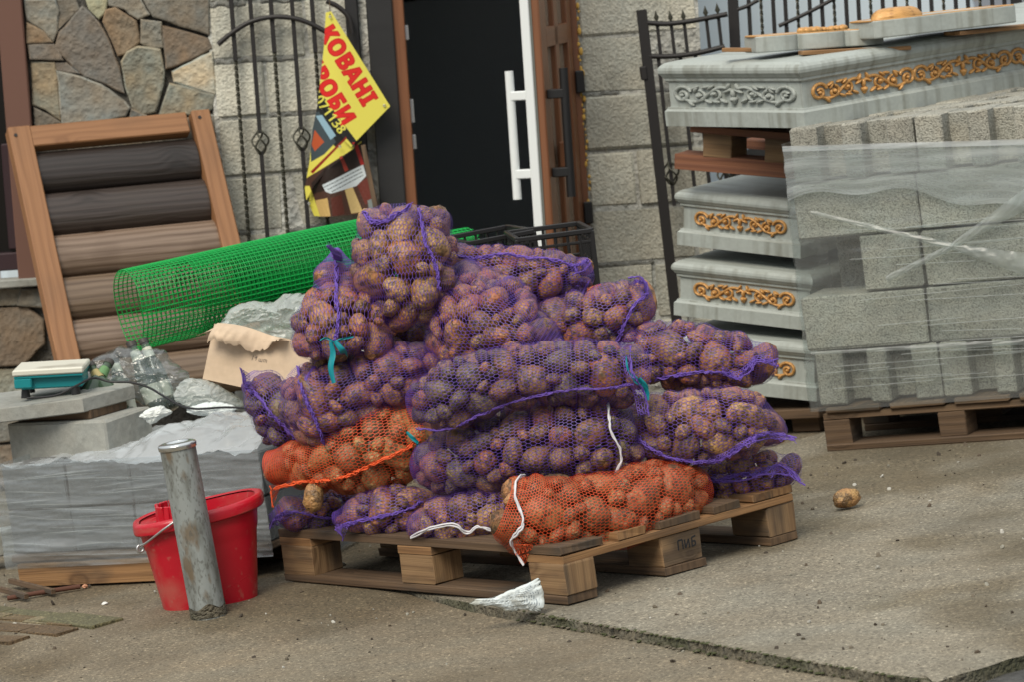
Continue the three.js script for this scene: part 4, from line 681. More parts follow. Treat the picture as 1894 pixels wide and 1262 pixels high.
{ // end of a second green roll right of the top sack
  const A = atZ(790, 470, -2.2), B = atZ(872, 452, -2.26), ax = B.clone().sub(A), L = ax.length(), g = thing('mesh_roll', 'short end of green plastic mesh showing right of the topmost sack', 'mesh roll', A); basis(g, ax, V(0, 1, 0)); const list = [];
  for (const r of [0.06, 0.05, 0.04]) { for (let i = 0; i < 26; i++) { const a = i / 26 * 2 * Math.PI; list.push(tube([V(0, Math.sin(a) * r, Math.cos(a) * r), V(L + 0.01 * Math.sin(a * 3), Math.sin(a + 0.1) * r * 0.9, Math.cos(a + 0.1) * r)], 0.0017, 2, 3)); } for (let x = 0; x < L; x += 0.0145) list.push(new THREE.TubeGeometry(new THREE.CatmullRomCurve3(Array.from({ length: 16 }, (_, k) => V(x, Math.sin(k / 8 * Math.PI) * r * (1 - 0.1 * x / L), Math.cos(k / 8 * Math.PI) * r)), true), 32, 0.0016, 3, true)); }
  part('lattice', merge(list), M.green, g);
}
// printed banner, folded over on itself
{
  // the print is laid out in metres on the vinyl itself; this matrix carries the traced outline points into that layout
  const o0 = WL(555, 10, 0.15), ox = WL(735, 10, 0.15), oy = WL(555, 410, 0.15), S = 2400, mx0 = Math.min(o0.x, oy.x) - 0.01, my0 = oy.y - 0.01, mw = ox.x - mx0 + 0.06, mh = o0.y - my0 + 0.06;
  const cv = document.createElement('canvas'); cv.width = Math.round(mw * S); cv.height = Math.round(mh * S); const c = cv.getContext('2d');
  const ux = (ox.x - o0.x) / 180, uy = (ox.y - o0.y) / 180, vx = (oy.x - o0.x) / 400, vy = (oy.y - o0.y) / 400;
  c.fillStyle = '#dfd65c'; c.fillRect(0, 0, cv.width, cv.height);
  c.setTransform(ux * S, -uy * S, vx * S, -vy * S, (o0.x - mx0 - ux * 555 - vx * 10) * S, (my0 + mh - o0.y + uy * 555 + vy * 10) * S);
  const poly = (col, p) => { c.fillStyle = col; c.beginPath(); p.forEach(([x, y], i) => i ? c.lineTo(x, y) : c.moveTo(x, y)); c.closePath(); c.fill(); };
  poly('#1b1d1c', [[583, 178], [592, 170], [662, 262], [640, 290], [600, 250], [575, 215]]);
  const text = (t, x, y, size, ang, fill, edge, lw, sx = 1) => { c.save(); c.translate(x, y); c.rotate(ang); c.scale(sx, 1); c.font = `bold ${size}px sans-serif`; c.textBaseline = 'alphabetic'; c.lineJoin = 'round'; if (edge) { c.strokeStyle = edge; c.lineWidth = lw; c.strokeText(t, 0, 0); } c.fillStyle = fill; c.fillText(t, 0, 0); c.restore(); };
  const ang = 1.02;
  text('КОВАНІ', 588, 58, 43, ang, '#d8241f', '#c01f1b', 4, 1.0);
  text('ВИРОБИ', 541, 82, 43, ang, '#d8241f', '#c01f1b', 4, 1.0);
  text('071138', 580, 184, 25, 0.93, '#ddd75a', null, 0, 0.98);
  poly('#3d4a50', [[572, 215], [590, 205], [622, 262], [600, 285], [575, 300]]); poly('#8fb2c4', [[584, 214], [596, 212], [622, 250], [612, 258]]); poly('#b4522c', [[582, 240], [600, 262], [582, 280], [576, 268]]);
  poly('#dfd65c', [[641, 254], [656, 272], [600, 322], [574, 330]]); poly('#8a1f18', [[641, 251], [642, 255], [578, 322], [574, 318]]);
  poly('#4b3228', [[560, 335], [575, 325], [640, 284], [672, 262], [712, 400], [560, 410]]); poly('#2a1e1a', [[640, 284], [672, 262], [690, 320], [580, 360], [575, 340], [600, 312]]); poly('#a8231c', [[652, 262], [660, 262], [674, 305], [668, 308]]); poly('#9c3a2c', [[628, 290], [633, 287], [645, 315], [638, 318]]);
  poly('#c8a86a', [[583, 372], [606, 366], [612, 400], [588, 402]]); poly('#5a2c22', [[612, 366], [632, 360], [638, 396], [616, 400]]); poly('#cdb37a', [[638, 352], [652, 346], [672, 394], [650, 396]]); poly('#6a3026', [[660, 342], [680, 330], [692, 370], [676, 380]]); poly('#7d8686', [[680, 372], [692, 366], [702, 392], [684, 396]]);
  poly('#c9d3d8', [[596, 342], [672, 305], [678, 326], [660, 345], [612, 358], [602, 354]]); for (let i = 0; i < 3; i++) { c.strokeStyle = '#3b4347'; c.lineWidth = 1.6; c.setLineDash([3, 1, 5, 1.5]); c.beginPath(); c.moveTo(600 + i * 7, 346 + i * 4.2); c.lineTo(668 + i * 2, 313 + i * 6); c.stroke(); } c.setLineDash([]);
  poly('#dfd65c', [[560, 345], [572, 345], [592, 402], [566, 406]]);
  const tex = new THREE.CanvasTexture(cv); tex.colorSpace = THREE.SRGBColorSpace; tex.magFilter = THREE.LinearFilter; tex.anisotropy = 4;
  const mat = std(0xffffff, 0.42, { map: tex, side: THREE.DoubleSide });
  const g = front('banner', 'folded yellow vinyl banner with big red letters hanging on the iron grille', 'banner');
  const sheet = (name, p, bend) => { // cut out flat in metres, then bent in depth
    const Q = p.map(([x, y]) => WL(x, y, 0.15)), base = new THREE.ShapeGeometry(new THREE.Shape(Q.map(q => new THREE.Vector2(q.x, q.y)))), q = base.attributes.position, P = [], UV = [];
    const tx = WL(600, 200, 0.15), kx = 1 / ux;
    let tri = []; for (let i = 0; i < base.index.count; i += 3) tri.push([0, 1, 2].map(k => { const v = base.index.getX(i + k); return [q.getX(v), q.getY(v)]; }));
    for (let pass = 0; pass < 4; pass++) { const o = []; for (const [a, b, d] of tri) { const m = (s, t) => [(s[0] + t[0]) / 2, (s[1] + t[1]) / 2], ab = m(a, b), bd = m(b, d), da = m(d, a); o.push([a, ab, da], [ab, b, bd], [da, bd, d], [ab, bd, da]); } tri = o; }
    for (const t of tri) for (const [x, y] of t) { P.push(x, y, bend(600 + (x - tx.x) * kx)); UV.push((x - mx0) / mw, (y - my0) / mh); }
    return part(name, soup(P, UV), mat, g);
  };
  sheet('upper_fold', [[603, 23], [613, 21], [722, 196], [657, 263], [650, 272], [640, 262], [600, 208], [588, 190], [592, 150], [599, 90]], (x, y) => 0.16 - 0.05 * Math.pow(clamp((640 - x) / 60), 2));
  sheet('middle_fold', [[588, 190], [600, 208], [643, 262], [655, 274], [602, 318], [580, 345], [566, 372], [563, 350], [572, 300], [578, 240]], (x, y) => 0.15 - 0.05 * Math.pow(clamp((620 - x) / 60), 2));
  sheet('lower_fold', [[640, 284], [668, 262], [704, 396], [580, 402], [570, 380], [563, 352], [572, 345], [600, 314]], (x, y) => 0.125 - 0.04 * Math.pow(clamp((600 - x) / 40), 2) - 0.02 * Math.sin(x * 0.06));
  for (const [x, y] of [[611, 31], [711, 195], [629, 271], [572, 376]]) { const w = WL(x, y, 0.165); part('eyelet', moved(new THREE.TorusGeometry(0.0035, 0.0015, 6, 12), w.x, w.y, w.z), M.steel, g); }
  const h = WL(611, 28, 0.16), h2 = WL(608, -30, 0.09); part('hanging_string', tube([h, h.clone().lerp(h2, 0.5), h2], 0.0015, 6, 4), M.pineGrey, g);
}
// load wrapped in film on a low pallet
const wrapO = atY(30, 1088, 0), wrapX = atY(285, 1076, 0).sub(wrapO).normalize();
const wrapG = new THREE.Group(); wrapG.position.copy(wrapO); basis(wrapG, wrapX, V(0, 1, 0));
const inWrap = (x, y, z) => wrapG.localToWorld(V(x, y, z));
{
  const g = thing('wrapped_load', 'grey pallet load wrapped in clear plastic film behind the red bucket', 'wrapped load', wrapO); basis(g, wrapX, V(0, 1, 0));
  rnd = mulberry(71); const W = 0.86, D = 0.52, y0 = 0.092, H = 0.255;
  for (const z of [-0.02, -D / 2, -D + 0.02]) put(part('plank', brick(W * 0.9, 0.068, 0.04, 0.003, 0.003), z > -0.1 ? M.pine : M.pineDirty, g), W / 2 - 0.02, 0.036, z + 0.01);
  put(part('plank', brick(W, 0.02, D, 0.003, 0.002), M.pineDirty, g), W / 2, 0.081, -D / 2);
  // stacked grey pavers inside
  for (let r = 0; r < 2; r++) for (let c = 0; c < 4; c++) put(part('paver', brick(W / 4 - 0.004, H / 2 - 0.004, D - 0.03, 0.004, 0.002), M.loadBlock, g), (c + 0.5) * W / 4 + rr(-0.003, 0.003), y0 + (r + 0.5) * H / 2, -D / 2 + rr(-0.004, 0.004));
  const wrinkle = (a, b, s) => { let n = 0, k = 1, f = 1; for (let o = 0; o < 4; o++) { n += k * (1 - 2 * Math.abs(noise3(a * 1.3 * f + b * 1.2, b * 10 * f + a * 0.5 + o, s + o * 3, 3) - 0.5)); k *= 0.55; f *= 1.9; } return (n / 2 - 0.6) * 0.011; };
  const fr = gridSheet(170, 90, (u, v) => V(-0.012 + u * (W + 0.03), y0 - 0.035 + v * (H + 0.045), 0.016 + wrinkle(u * 3, v, 1) + 0.012 * Math.exp(-((u - 0.16) ** 2 + (v - 0.15) ** 2) * 90)));
  part('film_side', fr, M.filmLoad, g);
  const rt = gridSheet(40, 50, (u, v) => V(W + 0.016 + wrinkle(u * 3, v, 7) + 0.05 * (1 - v) * (1 - u), y0 - 0.09 + v * (H + 0.095), 0.016 - u * (D + 0.03))); part('film_side', rt, M.filmLoad, g);
  const lf = gridSheet(30, 30, (u, v) => V(-0.012 + wrinkle(u * 3, v, 9), y0 - 0.03 + v * (H + 0.04), 0.016 - u * (D + 0.03))); part('film_side', lf, M.filmLoad, g);
  for (let i = 0; i < 34; i++) { const x0 = rr(0, W * 0.7), x1 = Math.min(W, x0 + rr(0.12, 0.5)), y = rr(y0, y0 + H - 0.01), w = rr(0.0012, 0.0035), sl = rr(-0.02, 0.02); part('film_crease', gridSheet(16, 2, (u, v) => V(mixn(x0, x1, u), y + sl * u + (v - 0.5) * w * Math.sin(Math.PI * clamp(u, 0.02, 0.98)), 0.0235 + 0.002 * Math.cos((v - 0.5) * 3))), M.filmCross, g); }
  const crum = (u, v, s) => { let n = 0; for (let o = 0; o < 4; o++) { const f = 5 * 2 ** o; n += Math.abs(noise3(u * f * 1.4 + s, v * f + o * 7, o, 5) - 0.5) / 2 ** o; } return n; };
  const tp = gridSheet(120, 90, (u, v) => V(-0.012 + u * (W + 0.03), y0 + H + 0.006 + 0.05 * crum(u, v, 1) - 0.02 + 0.075 * Math.sin(Math.PI * clamp(v * 1.1)) * smooth(0.25, 0.7, u), 0.018 - v * (D + 0.03))); part('film_top', tp, M.filmTop, g);
}
// block, slab, scale, bottles and bags on top of the load
const topY = 0.36;
{
  const B0 = atZ(205, 868, -1.46), B1 = atZ(20, 862, -1.66); const xd = B1.clone().sub(B0); xd.y *= 0.3;
  const g = thing('concrete_block', 'grey concrete block lying on the film-wrapped load under the tilted slab', 'block', B0); basis(g, xd, V(0, 1, 0)); rnd = mulberry(72);
  // local x runs left along the long face, z away from the viewer or towards: find it
  const zs = V(0, 0, 1).applyQuaternion(g.quaternion).z > 0 ? -1 : 1, w = 0.36, d = 0.22, h = 0.14;
  part('body', boxUV(chamfer(w, h, d, 0.006, 0.003).translate(w / 2, h / 2, zs * d / 2)), M.greyCast, g);
  part('spacer_board', boxUV(chamfer(w * 0.75, 0.03, d * 0.8, 0.003).translate(w * 0.56, h + 0.0155, zs * d / 2)), M.pineDirty, g);
  const hy = atZ(152, 738, -1.5).y, out = [[-60, 766], [0, 757], [152, 738], [246, 713], [225, 702], [-60, 735]].map(q => atY(...q, hy));
  const s = thing('stone_slab', 'worn grey slab lying tilted on the concrete block, beneath the teal scale', 'slab', out[2].clone()), sh = new THREE.Shape(out.map(p => new THREE.Vector2(p.x - out[2].x, -(p.z - out[2].z))));
  const eg = new THREE.ExtrudeGeometry(sh, { depth: 0.036, bevelEnabled: true, bevelSize: 0.003, bevelThickness: 0.003, bevelSegments: 1 }); eg.rotateX(-Math.PI / 2).translate(0, -0.038, 0); part('body', boxUV(eg), M.greyCast, s);
}
{
  const O = atZ(30, 738, -1.62), X = atZ(165, 735, -1.62).sub(O); X.y *= 0.7; const g = thing('kitchen_scale', 'turquoise table scale with a stained white weighing plate, on the slab', 'scale', O); basis(g, X, V(0, 1, 0)); const w = 0.205;
  const bx = (n, a, b, c, x, y, z, m) => part(n, boxUV(chamfer(a, b, c, 0.004).translate(x, y, z)), m, g);
  bx('body', w * 0.88, 0.034, 0.16, w * 0.53, 0.043, -0.06, M.teal); bx('display_box', w * 0.25, 0.03, 0.03, w * 0.14, 0.046, 0.025, M.teal); bx('rim', w * 0.97, 0.008, 0.2, w * 0.5, 0.0635, -0.06, M.teal); bx('plate', w, 0.018, 0.21, w * 0.5, 0.077, -0.06, M.panWhite);
  for (const [x, z] of [[0.03, 0.005], [w - 0.03, 0.005], [0.03, -0.12], [w - 0.03, -0.12]]) part('foot', moved(new THREE.CylinderGeometry(0.011, 0.014, 0.028, 10), x, 0.0145, z), M.blackPlastic, g);
}
{
  const glass = new THREE.MeshPhysicalMaterial({ color: lin(0.55, 0.62, 0.58), transmission: 0.9, thickness: 0, roughness: 0.12, ior: 1.5 }), green = new THREE.MeshPhysicalMaterial({ color: lin(0.10, 0.16, 0.10), transmission: 0.5, thickness: 0, roughness: 0.15 });
  const labM = [std([0.55, 0.56, 0.46], 0.6), std([0.12, 0.25, 0.10], 0.6), std([0.40, 0.33, 0.14], 0.6)], cap = std([0.05, 0.045, 0.04], 0.5);
  const prof = [[0, 0], [0.029, 0], [0.03, 0.01], [0.03, 0.12], [0.026, 0.145], [0.0145, 0.175], [0.0125, 0.215], [0.014, 0.218], [0.0135, 0.23], [0, 0.23]].map(p => new THREE.Vector2(...p));
  const spots = [[250, 652, 296, 762, -1.90, glass, 0, 'clear glass bottle with white label leaning in the plastic bag, left of the tall pair'], [272, 646, 312, 752, -1.96, glass, 0, 'clear glass bottle with pale neck label, right one of the tall pair'], [195, 684, 172, 722, -1.80, green, 1, 'dark bottle with green and gold neck label lying beside the scale'], [215, 678, 228, 730, -1.86, glass, 0, 'clear glass bottle with white neck label behind the slab edge'], [176, 690, 205, 735, -1.78, green, 2, 'dark bottle with golden neck label nearest the scale']];
  for (const [px, py, qx, qy, z, m, lab, label] of spots) {
    const top = atZ(px, py, z), bot = atZ(qx, qy, z + 0.06), d = top.clone().sub(bot).normalize(), base = top.clone().addScaledVector(d, -0.2);
    const g = thing('glass_bottle', label, 'bottle', base, 'empty bottles in the plastic bag'); g.quaternion.setFromUnitVectors(V(0, 1, 0), d);
    part('glass', new THREE.LatheGeometry(prof, 16), m, g); part('label', new THREE.CylinderGeometry(0.0306, 0.0306, 0.05, 18, 1, true).translate(0, 0.06, 0), labM[0], g); part('neck_label', new THREE.CylinderGeometry(0.0145, 0.0185, 0.032, 14, 1, true).translate(0, 0.186, 0), labM[lab], g); part('cap', new THREE.CylinderGeometry(0.0155, 0.0155, 0.016, 12).translate(0, 0.226, 0), cap, g);
  }
}
// crumpled polythene: a closed outline blown into a creased cushion
function crumple(name, label, cat, outline, z, depth, mat, seed, amp = 0.02) {
  const pts = outline.map(([x, y]) => atZ(x, y, z)), c = pts.reduce((a, p) => a.add(p), V(0, 0, 0)).divideScalar(pts.length), lo = Math.min(...pts.map(p => p.y)), org = V(c.x, lo, z);
  const cu = new THREE.CatmullRomCurve3(pts, true, 'centripetal'), g = thing(name, label, cat, org);
  const fold = (x, y, w) => { let n = 0, a = 1, f = 11; for (let o = 0; o < 5; o++) { n += a * (1 - 2 * Math.abs(noise3(x * f + seed * 3.1 + o, y * f * 1.15, w + o * 5, 6) - 0.5)); a *= 0.58; f *= 1.9; } return n / 2.1 - 0.72; };
  const fn = sgn => (u, v) => { const e = cu.getPoint(u % 1), w = 0.5 + 0.5 * Math.min(1, v * 5); const jag = (noise3(u * 60, seed, sgn, 3) - 0.5) * 0.16 * (1 - v) * (1 - v), q = e.clone().lerp(c, clamp(v + jag * (v < 0.999 ? 1 : 0))), f = Math.sqrt(clamp(1 - (1 - v) ** 2)); q.z += sgn * depth * f * (0.7 + 0.9 * (noise3(q.x * 9, q.y * 9, seed, 2) - 0.5)) + sgn * fold(q.x, q.y, sgn) * amp * 2.2 * w; q.x += (noise3(q.y * 40, u * 9, seed, 8) - 0.5) * amp * w; q.y += fold(q.y + 3, q.x, 2) * amp * 0.7 * w; return q.sub(org); };
  part('front_sheet', gridSheet(150, 54, fn(1)), mat, g); part('back_sheet', gridSheet(90, 24, fn(-1)), mat, g); return g;
}
crumple('plastic_bag', 'clear plastic bag holding empty bottles below the log panel', 'plastic bag', [[150, 690], [165, 668], [205, 650], [228, 640], [262, 648], [300, 645], [318, 665], [348, 690], [352, 708], [330, 720], [310, 745], [280, 758], [240, 740], [200, 728], [160, 722]], -1.86, 0.10, M.bagClear, 3, 0.03);
crumple('plastic_bag', 'crumpled whitish plastic bag beside the cardboard box on the wrapped load', 'plastic bag', [[325, 735], [332, 712], [350, 700], [378, 703], [400, 712], [428, 730], [450, 752], [430, 758], [380, 752], [345, 750]], -1.55, 0.06, M.bagMilky, 5, 0.025);
crumple('plastic_bag', 'small white carrier bag with green stripe on the grey concrete block', 'plastic bag', [[262, 768], [272, 756], [300, 752], [318, 765], [300, 775], [275, 784]], -1.42, 0.03, std([0.62, 0.66, 0.64], 0.4, { side: THREE.DoubleSide }), 7, 0.02);
crumple('plastic_bag', 'flat white plastic scrap with turquoise print on the wrapped load by the cable', 'plastic bag', [[345, 760], [372, 746], [412, 746], [440, 756], [420, 766], [370, 770]], -1.40, 0.02, std([0.62, 0.68, 0.68], 0.4, { side: THREE.DoubleSide }), 8, 0.015);
crumple('plastic_bag', 'white translucent film bag stuffed in the torn cardboard box', 'plastic bag', [[412, 598], [432, 566], [470, 556], [500, 560], [522, 545], [560, 542], [590, 556], [590, 600], [560, 630], [500, 628], [440, 612]], -1.72, 0.09, M.bagMilky, 9, 0.035);
{
  const P = [[200, 545, -1.5], [420, 520, -1.52], [560, 452, -1.55], [690, 395, -1.6], [800, 422, -1.6], [960, 428, -1.58], [1080, 462, -1.55], [1200, 530, -1.48], [1310, 592, -1.42], [1420, 620, -1.36], [1650, 610, -1.28], [1900, 622, -1.2]].map(([x, y, z]) => atZ(x / 3.945, 600 + y / 3.945, z));
  tag(part('power_cable', tube(P, 0.0034, 90, 6), M.cord, null), 'thin black cable sagging from the scale across the plastic-wrapped load', 'cable');
}
// torn cardboard box
{
  const BL = atZ(376, 702, -1.56), BR = atZ(560, 742, -1.42), TLp = atZ(396, 598, -1.58), X = BR.clone().sub(BL), up = TLp.clone().sub(BL), g = thing('cardboard_box', 'torn open brown cardboard box with a folded flap, left of the heap', 'box', BL); basis(g, X, up);
  const w = X.length(), h = up.length(), d = 0.22, t = 0.005; rnd = mulberry(81);
  const wall = (n, gx) => part(n, boxUV(gx), M.card, g);
  wall('front_panel', new THREE.BoxGeometry(w, h, t).translate(w / 2, h / 2, 0)); wall('side_panel', new THREE.BoxGeometry(t, h, d - 0.003).translate(0.001, h / 2, -d / 2)); wall('side_panel', new THREE.BoxGeometry(t, h, d - 0.003).translate(w, h / 2, -d / 2)); wall('back_panel', new THREE.BoxGeometry(w - 0.01, h, t).translate(w / 2, h / 2, -d)); wall('bottom_panel', new THREE.BoxGeometry(w - 0.01, t, d - 0.01).translate(w / 2, 0.003, -d / 2));
  // torn flap folded down over the front, ragged lower edge
  wall('torn_flap', gridSheet(60, 10, (u, v) => { const tear = 0.042 + 0.02 * noise3(u * 9, 1, 2, 3) + 0.012 * noise3(u * 34, 1, 2, 3) - 0.045 * smooth(0.55, 1, u); return V(0.012 + u * w * 0.72, h + 0.004 - v * tear + 0.006 * Math.sin(u * 5), 0.006 + 0.055 * Math.sin(v * 2.0) * (0.7 + 0.5 * Math.sin(u * 7)) + 0.004 * noise3(u * 20, v * 5, 1, 2)); }, [w, 0.08]));
  wall('torn_flap', gridSheet(20, 8, (u, v) => V(0.0 - v * 0.05 - 0.012 * noise3(u * 14, v, 2, 3), h - 0.015 - v * 0.03 + 0.01 * Math.sin(u * 4), -0.01 - u * d * 0.6), [0.2, 0.06]));
  const ink = [], sg = (a, b, c, e) => ink.push(bar(V(a, b, 0), V(c, e, 0), 0.0014, 0.0006, 0.0001)); const bx = w * 0.44, by = h * 0.5;
  sg(bx, by, bx + 0.002, by + 0.014); sg(bx + 0.008, by + 0.008, bx + 0.014, by + 0.013); sg(bx + 0.014, by + 0.013, bx + 0.012, by + 0.001); sg(bx + 0.008, by + 0.008, bx + 0.013, by + 0.007); for (let i = 0; i < 3; i++) sg(bx + 0.022 + i * 0.005, by + 0.009, bx + 0.022 + i * 0.005, by + 0.001); sg(bx + 0.022, by + 0.001, bx + 0.032, by + 0.001); for (let i = 0; i < 3; i++) sg(bx + 0.037 + i * 0.005, by + 0.009, bx + 0.037 + i * 0.005, by + 0.001); sg(bx + 0.037, by + 0.009, bx + 0.047, by + 0.009);
  const t2 = part('handwriting', merge(ink), std([0.12, 0.1, 0.09], 0.8), g); t2.position.z = t / 2 + 0.0006;
}
// red mop bucket with wringer
{
  const O = atY(390, 1112, 0); O.y = frontY(O); const g = thing('mop_bucket', 'dirty red plastic mop bucket with wringer, behind the grey post', 'bucket', O); g.rotation.y = 0.12;
  const k = perPx(O.z), H = 0.252, N = 64;
  const oval = (th, a, b) => [Math.sign(Math.cos(th)) * Math.pow(Math.abs(Math.cos(th)), 0.8) * a, Math.sign(Math.sin(th)) * Math.pow(Math.abs(Math.sin(th)), 0.8) * b];
  const ring = v => { const a = mixn(0.128, 0.162, v), b = mixn(0.095, 0.122, v); return [a, b]; };
  const rimY = th => 0.018 * Math.cos(th) ;
  const shell = (off, y0, y1) => gridSheet(N, 18, (u, v) => { const th = u * 2 * Math.PI, [a, b] = ring(v), step = v > 0.72 ? 0.0025 : 0; const [x, z] = oval(th, a + off + step, b + off + step); return V(x, y0 + v * (y1 - y0) + v * rimY(th), z); }, [1, 0.3]);
  part('body', merge([shell(0, 0, H), shell(-0.004, 0.006, H), gridSheet(N, 2, (u, v) => { const [x, z] = oval(u * 2 * Math.PI, 0.126 * v, 0.094 * v); return V(x, 0.003, z); })]), M.red, g);
  part('rim', gridSheet(N, 8, (u, v) => { const th = u * 2 * Math.PI, [a, b] = ring(1), pr = [[-0.003, 0.004], [0.004, 0.008], [0.012, 0.005], [0.015, -0.004], [0.015, -0.022], [0.013, -0.026], [0.009, -0.024], [0.006, -0.01], [0.003, 0]][Math.round(v * 8)], lip = 1 + 0.55 * Math.exp(-Math.pow(((th + 0.25 + Math.PI) % (2 * Math.PI) - Math.PI) / 0.3, 2)); const [x, z] = oval(th, a + pr[0] * lip, b + pr[0]); return V(x, H + pr[1] + rimY(th), z); }), M.red, g);
  const wl = []; // wringer basket: curved comb of slots at the left
  for (let i = 0; i < 11; i++) { const a = 1.9 + i / 10 * 2.3, [x, z] = oval(a, 0.115, 0.085); wl.push(moved(chamfer(0.007, 0.06, 0.018, 0.002), x * 0.9 - 0.005, H - 0.004, z * 0.85, 0, -a, rr(-0.12, 0.12))); }
  part('wringer', merge(wl), M.red, g); part('wringer_seat', gridSheet(24, 4, (u, v) => { const [x, z] = oval(1.7 + u * 2.9, 0.155 * (1 - v * 0.35), 0.115 * (1 - v * 0.35)); return V(x, H - 0.006 - v * 0.012 + rimY(Math.PI) * 0.6, z); }), M.red, g);
  const hnd = [V(-0.166, 0.185, 0.055), V(-0.152, 0.192, 0.075), V(-0.10, 0.23, 0.132), V(-0.06, 0.252, 0.14)]; part('handle', tube(hnd, 0.0032, 24, 7), M.steel, g); part('handle_eye', moved(new THREE.TorusGeometry(0.009, 0.0035, 8, 16), -0.166, 0.178, 0.058, 0, 0.3, 0), M.steel, g);
}
// galvanised bollard, leaning
{
  const B = atY(387, 1136, 0); B.y = frontY(B) - 0.02; const top = atZ(328, 822, B.z), d = top.clone().sub(B); const L = d.length(); d.normalize();
  const g = thing('bollard', 'leaning galvanised steel pipe bollard with rust stains, in front of red bucket', 'bollard', B); g.quaternion.setFromUnitVectors(V(0, 1, 0), d);
  const r = 0.0475, seg = 40; part('pipe', gridSheet(seg, 24, (u, v) => V(Math.cos(u * 2 * Math.PI) * r, v * L, Math.sin(u * 2 * Math.PI) * r), [1, 1.5]), M.galv, g);
  part('cap', new THREE.LatheGeometry([[0, -0.004], [0.026, -0.004], [0.03, 0.004], [0.034, 0.006], [0.046, 0.004], [0.0505, 0.001], [0.0515, -0.003], [0.0505, -0.012], [0.048, -0.013]].map(p => new THREE.Vector2(...p)), 36).translate(0, L, 0), std([0.62, 0.64, 0.64], 0.22, { metalness: 0.9 }), g);
  part('dirt_collar', gridSheet(seg, 6, (u, v) => { const q = r + 0.0012 + 0.0012 * noise3(u * 30, v * 4, 0, 2) * (1 - v); return V(Math.cos(u * 2 * Math.PI) * q, 0.02 + v * (0.022 + 0.02 * noise3(u * 9, 0, 1, 3)), Math.sin(u * 2 * Math.PI) * q); }, [0.3, 0.05]), M.joint, g);
}
// paper scrap by the near pallet corner
{
  const z = -0.02, P = [[868, 1118], [880, 1109], [905, 1108], [935, 1095], [975, 1080], [996, 1070], [1003, 1090], [1003, 1128], [990, 1131], [965, 1128], [945, 1134], [915, 1124]], g = crumple('paper_scrap', 'crumpled white printed paper scrap by the near foot of the pallet', 'paper', P, 0.045, 0.018, std(0xffffff, 0.75, { side: THREE.DoubleSide, map: texture(256, 256, (u, v) => { const l = Math.floor(v * 26) % 2 && hash2(Math.floor(u * 90), Math.floor(v * 26), 9) > 0.45 && v > 0.2 && v < 0.9; return l ? [0.28, 0.33, 0.36] : mix3([0.60, 0.66, 0.67], [0.42, 0.42, 0.36], clamp((fbm(u, v, 4, 4, 4, 8) - 0.45) * 2)); }) }), 12, 0.012);
}
// ---------- things on the right ----------
function scrolls(L, H, seed) { // cast scrollwork: a running vine with coiled ends, leaves and buds; flat on z = 0
  const list = [], flat = (pts, r, n = 22) => { const t = tube(pts, r, n, 5); t.scale(1, 1, 0.8); list.push(t); };
  const spiral = (cx, cy, r0, a0, turns, dir, r) => { const p = []; for (let i = 0; i <= 18; i++) { const t = i / 18, a = a0 + dir * t * turns * 2 * Math.PI, q = r0 * (1 - 0.78 * t); p.push(V(cx + Math.cos(a) * q, cy + Math.sin(a) * q, 0)); } flat(p, r, 30); };
  const leaf = (x, y, a, l, w) => { const s = new THREE.SphereGeometry(1, 8, 6); s.scale(l, w, 0.006); s.rotateZ(a); s.translate(x + Math.cos(a) * l * 0.8, y + Math.sin(a) * l * 0.8, 0.001); list.push(s); };
  const bud = (x, y, r) => { const s = new THREE.SphereGeometry(r, 9, 7); s.translate(x, y, 0.002); list.push(s); };
  const n = 2, w = L / n;
  for (let k = 0; k < n; k++) {
    const m = k ? -1 : 1, x0 = k ? L : 0, X = t => x0 + m * t * w;
    const vine = []; for (let i = 0; i <= 16; i++) { const t = i / 16; vine.push(V(X(0.12 + t * 0.88), H * (0.5 + 0.36 * Math.sin(t * Math.PI * 1.75 + 3.5)), 0)); } flat(vine, H * 0.085, 40);
    spiral(X(0.13), H * 0.5, H * 0.44, m > 0 ? Math.PI * 0.1 : Math.PI * 0.9, 1.35, m, H * 0.09); spiral(X(0.42), H * 0.42, H * 0.30, Math.PI / 2, 1.2, -m, H * 0.08); spiral(X(0.68), H * 0.55, H * 0.30, -Math.PI / 2, 1.2, m, H * 0.075);
    for (const [t, y, a] of [[0.3, 0.75, 0.5], [0.34, 0.6, 1.1], [0.52, 0.25, -0.5], [0.58, 0.75, 0.7], [0.78, 0.3, -0.6], [0.85, 0.6, 0.5], [0.9, 0.75, 1.2], [0.24, 0.2, -0.9], [0.48, 0.85, 0.2], [0.95, 0.35, -1.0], [0.64, 0.2, -0.2]]) leaf(X(t), H * y, m > 0 ? a : Math.PI - a, H * 0.2, H * 0.075);
    bud(X(0.42), H * 0.45, H * 0.11); bud(X(0.68), H * 0.55, H * 0.10); bud(X(0.13), H * 0.48, H * 0.09);
  }
  bud(L / 2, H * 0.28, H * 0.13); leaf(L / 2 - 0.001, H * 0.4, Math.PI / 2, H * 0.22, H * 0.1);
  return merge(list);
}
const scrollShort = scrolls(0.34, 0.062, 1);
